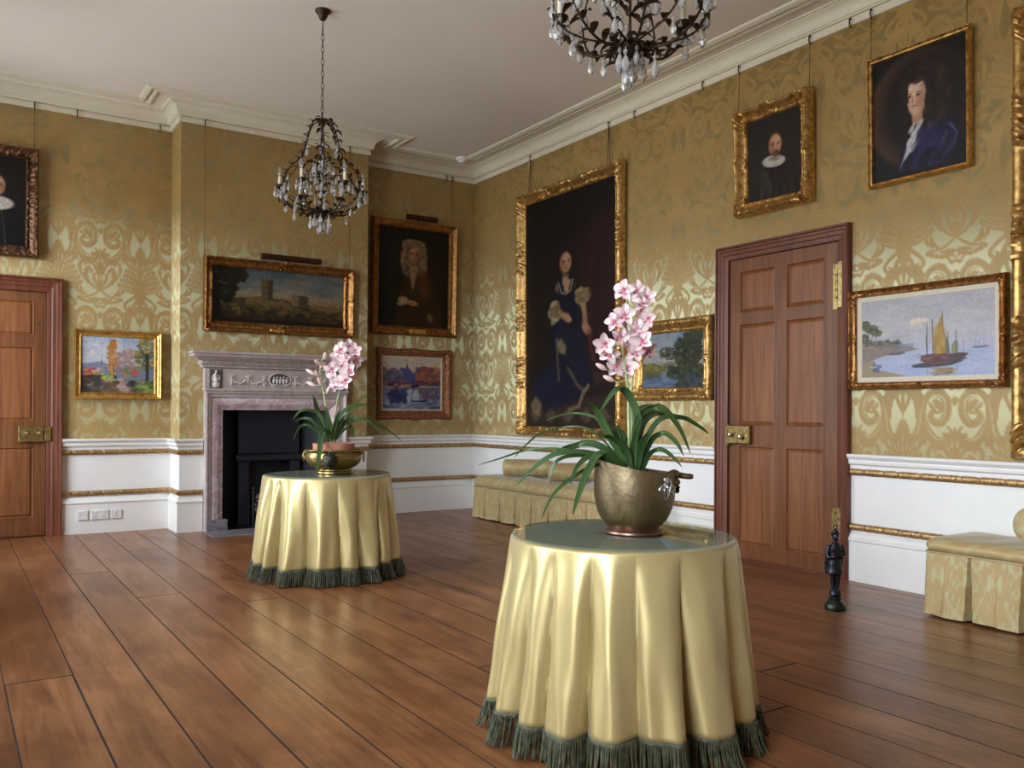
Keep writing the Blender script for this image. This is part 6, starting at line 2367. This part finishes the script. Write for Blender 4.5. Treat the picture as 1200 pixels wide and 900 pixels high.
_b = MB()
_b.lathe([(0, -.062), (.006, -.056), (.0105, -.046), (.0095, -.034), (.0045, -.022), (.002, -.018), (.002, -.016), (.0058, -.012), (.0058, -.006), (.002, -.003), (.0012, .004)], 8)
_o = _b.build('tmp4', CRY, smooth=0)
DROP = _o.data
bpy.data.objects.remove(_o)
rr = random.Random(31)
hang = []
CAGE = [(0, 3.165), (.03, 3.19), (.075, 3.165), (.105, 3.10), (.125, 3.02), (.15, 2.945), (.19, 2.88), (.25, 2.82), (.288, 2.745), (.292, 2.675), (.255, 2.61), (.17, 2.57), (.04, 2.553)]
CARM = [(.03, 2.548), (.09, 2.528), (.16, 2.535), (.225, 2.575), (.27, 2.635), (.284, 2.69)]
for k in range(6):
    a = 2 * PI * k / 6 + .2
    C = catmull([cyl(r, a + .05 * math.sin(z * 9), z) for r, z in CAGE], 5)
    b = MB()
    b.tube(C, .0042, 7)
    arm = b.build('cage_arm', BR, ch, smooth=60)
    b = MB()
    for i in range(6, len(C) - 4, 4):
        p = Vector(C[i])
        T = Vector(C[i + 1]) - p
        for s in (-1, 1):
            rad = Vector((math.cos(a + s * 1.1), math.sin(a + s * 1.1), .25 * rr.uniform(-1, 1.4)))
            if rr.random() < .8:
                leaf_shape(b, p, rad + T.normalized() * .8 * s, (0, 0, 1), rr.uniform(.04, .065), rr.uniform(.02, .03))
    b.build('leaves', LFM, arm, smooth=60)
    for r, z in ((.118, 3.04), (.17, 2.91), (.27, 2.79), (.30, 2.71), (.285, 2.65), (.22, 2.585)):
        hang.append(cyl(r, a + rr.uniform(-.06, .06), z))
    a2 = a + PI / 6
    C = catmull([cyl(r, a2, z) for r, z in CARM], 5)
    b = MB()
    b.tube(C, .005, 8)
    b.lathe([(0, 2.685), (.01, 2.688), (.026, 2.698), (.034, 2.71), (.032, 2.714), (.012, 2.704), (.0, 2.704)], 16, cyl(.288, a2, 0))
    arm = b.build('candle_arm', BR, ch, smooth=60)
    b = MB()
    for i in range(4, len(C) - 2, 4):
        p = Vector(C[i])
        for s in (-1, 1):
            leaf_shape(b, p, Vector((math.cos(a2 + s * 1.2), math.sin(a2 + s * 1.2), rr.uniform(-.4, .6))), (0, 0, 1), rr.uniform(.045, .07), rr.uniform(.022, .032))
    b.build('leaves', LFM, arm, smooth=60)
    b = MB()
    b.lathe([(.0, 2.704), (.011, 2.704), (.011, 2.775), (.007, 2.78), (0, 2.78)], 14, cyl(.288, a2, 0))
    cd = b.build('candle_sleeve', CAND, ch, smooth=40)
    b = MB()
    b.lathe([(.006, 2.778), (.011, 2.79), (.0135, 2.803), (.011, 2.82), (.005, 2.838), (0, 2.848)], 14, cyl(.288, a2, 0))
    b.build('bulb', BULB, cd, smooth=60)
    for q in range(4):
        aa = a2 + q * PI / 2 + .4
        hang.append(cyl(.288, a2, 2.703) + Vector((.032 * math.cos(aa), .032 * math.sin(aa), 0)))
INN = [(.008, 2.86), (.05, 2.90), (.10, 2.885), (.135, 2.83), (.13, 2.775), (.10, 2.76), (.085, 2.785)]
for k in range(6):
    a = 2 * PI * k / 6 - .1
    b = MB()
    C = catmull([cyl(r, a, z) for r, z in INN], 5)
    b.tube(C, .0036, 7)
    arm = b.build('inner_scroll', BR, ch, smooth=60)
    b = MB()
    for i in range(8, len(C) - 3, 6):
        for s in (-1, 1):
            leaf_shape(b, C[i], Vector((math.cos(a + s * 1.2), math.sin(a + s * 1.2), rr.uniform(-.3, .5))), (0, 0, 1), rr.uniform(.04, .055), .022)
    b.build('leaves', LFM, arm, smooth=60)
    for r, z in ((.06, 2.895), (.12, 2.855), (.135, 2.79), (.10, 2.755)):
        hang.append(cyl(r, a + rr.uniform(-.1, .1), z))
for k in range(9):
    a = 2 * PI * k / 9
    hang.append(cyl(.05 + .05 * (k % 2), a, 2.535 - .035 * (k % 2)))
for k in range(5):
    hang.append(cyl(.02, 2 * PI * k / 5 + .3, 2.487))
b = MB()
for k in range(12):
    a = 2 * PI * k / 12
    leaf_shape(b, cyl(.02, a, 2.55), Vector((math.cos(a), math.sin(a), -.5)), (0, 0, 1), .085, .034)
for k in range(7):
    a = 2 * PI * k / 7
    leaf_shape(b, cyl(.012, a, 3.175), Vector((math.cos(a), math.sin(a), .45)), (0, 0, 1), .055, .026)
for z in (2.66, 2.78, 2.9, 3.0):
    for k in range(3):
        a = 2 * PI * k / 3 + z * 5
        leaf_shape(b, cyl(.006, a, z), Vector((math.cos(a), math.sin(a), .7)), (0, 0, 1), .06, .026)
        hang.append(cyl(.045, a, z - .005)) if z in (2.78, 2.66) else None
b.build('crown_leaves', LFM, ch, smooth=60)
for k, p in enumerate(hang[:100]):
    s = rr.uniform(1.15, 1.65)
    put('crystal_drop', bpy.data.objects.new('x', DROP), ch, Matrix.Translation(Vector(p) - ORG[ch.name]) @ Matrix.Rotation(rr.uniform(0, 6), 4, 'Z') @ Matrix.Diagonal((s, s, s, 1)))
dup(ch, (2.178, 2.505, ZC), 'nearest chandelier of bronze leaves and crystal drops, cut off by the top of the photo', .35)
for o in [o for o in bpy.data.objects if o.users_collection == () and o.parent is None]:
    bpy.data.objects.remove(o)


# ------------------------------------------------------------------ daylight and camera
sc_ = bpy.context.scene
w = bpy.data.worlds.new('overcast sky')
sc_.world = w
w.use_nodes = True
nt = w.node_tree
bg = nt.nodes['Background']
tc = nt.nodes.new('ShaderNodeTexCoord')
sp = nt.nodes.new('ShaderNodeSeparateXYZ')
rp = nt.nodes.new('ShaderNodeValToRGB')
mp = nt.nodes.new('ShaderNodeMapRange')
mp.inputs['From Min'].default_value = -1
mp.inputs['From Max'].default_value = 1
nt.links.new(tc.outputs['Generated'], sp.inputs[0])
nt.links.new(sp.outputs[2], mp.inputs[0])
nt.links.new(mp.outputs[0], rp.inputs[0])
e = rp.color_ramp.elements
e[0].position, e[0].color = .0, (.32, .33, .31, 1)
e[1].position, e[1].color = 1.0, (.72, .84, 1.0, 1)
for p, c in ((.48, (.46, .47, .44, 1)), (.52, (.80, .88, .98, 1)), (.7, (.86, .93, 1.0, 1))):
    q = e.new(p)
    q.color = c
nt.links.new(rp.outputs[0], bg.inputs[0])
bg.inputs[1].default_value = 11.0
for which, a, c in [('l', a, c) for a, c in WINS] + [('f', a, c) for a, c in FWINS]:
    ld = bpy.data.lights.new('daylight_portal', 'AREA')
    ld.shape = 'RECTANGLE'
    ld.size, ld.size_y = c - a, WZ1 - WZ0
    ld.cycles.is_portal = True
    lo = bpy.data.objects.new('daylight_portal', ld)
    COL.objects.link(lo)
    zc = (WZ0 + WZ1) / 2
    lo.location = (XL - .31, (a + c) / 2, zc) if which == 'l' else ((a + c) / 2, YF - .31, zc)
    lo.rotation_euler = (PI / 2, 0, -PI / 2) if which == 'l' else (PI / 2, 0, 0)

F_, YAW, HY, ROLL = 1007.717, .581680507, 481.088, .0058993
cam = bpy.data.cameras.new('camera')
cam.sensor_fit = 'HORIZONTAL'
cam.sensor_width = 36
cam.lens = 36 * F_ / 1200
cam.shift_y = (HY - 450) / 1200
cam.shift_x = .00015
cam.clip_start = .05
co = bpy.data.objects.new('camera', cam)
COL.objects.link(co)
fw = Vector((math.sin(YAW), math.cos(YAW), 0))
rt = Vector((math.cos(YAW), -math.sin(YAW), 0))
up = Vector((0, 0, 1))
r2 = rt * math.cos(ROLL) + up * math.sin(ROLL)
u2 = up * math.cos(ROLL) - rt * math.sin(ROLL)
M = Matrix((r2, u2, -fw)).transposed().to_4x4()
M.translation = (0, 0, 1.15)
co.matrix_world = M
sc_.camera = co
vs = sc_.view_settings
vs.view_transform = 'Standard'
vs.look = 'None'
vs.gamma = 1
vs.exposure = 0.8
vs.use_curve_mapping = False
sc_.cycles.use_denoising = True
sc_.cycles.max_bounces = 10
sc_.cycles.diffuse_bounces = 5
sc_.cycles.glossy_bounces = 4
sc_.cycles.transmission_bounces = 8
sc_.cycles.transparent_max_bounces = 8
sc_.cycles.caustics_reflective = False
sc_.cycles.caustics_refractive = False
sc_.cycles.sample_clamp_indirect = 8
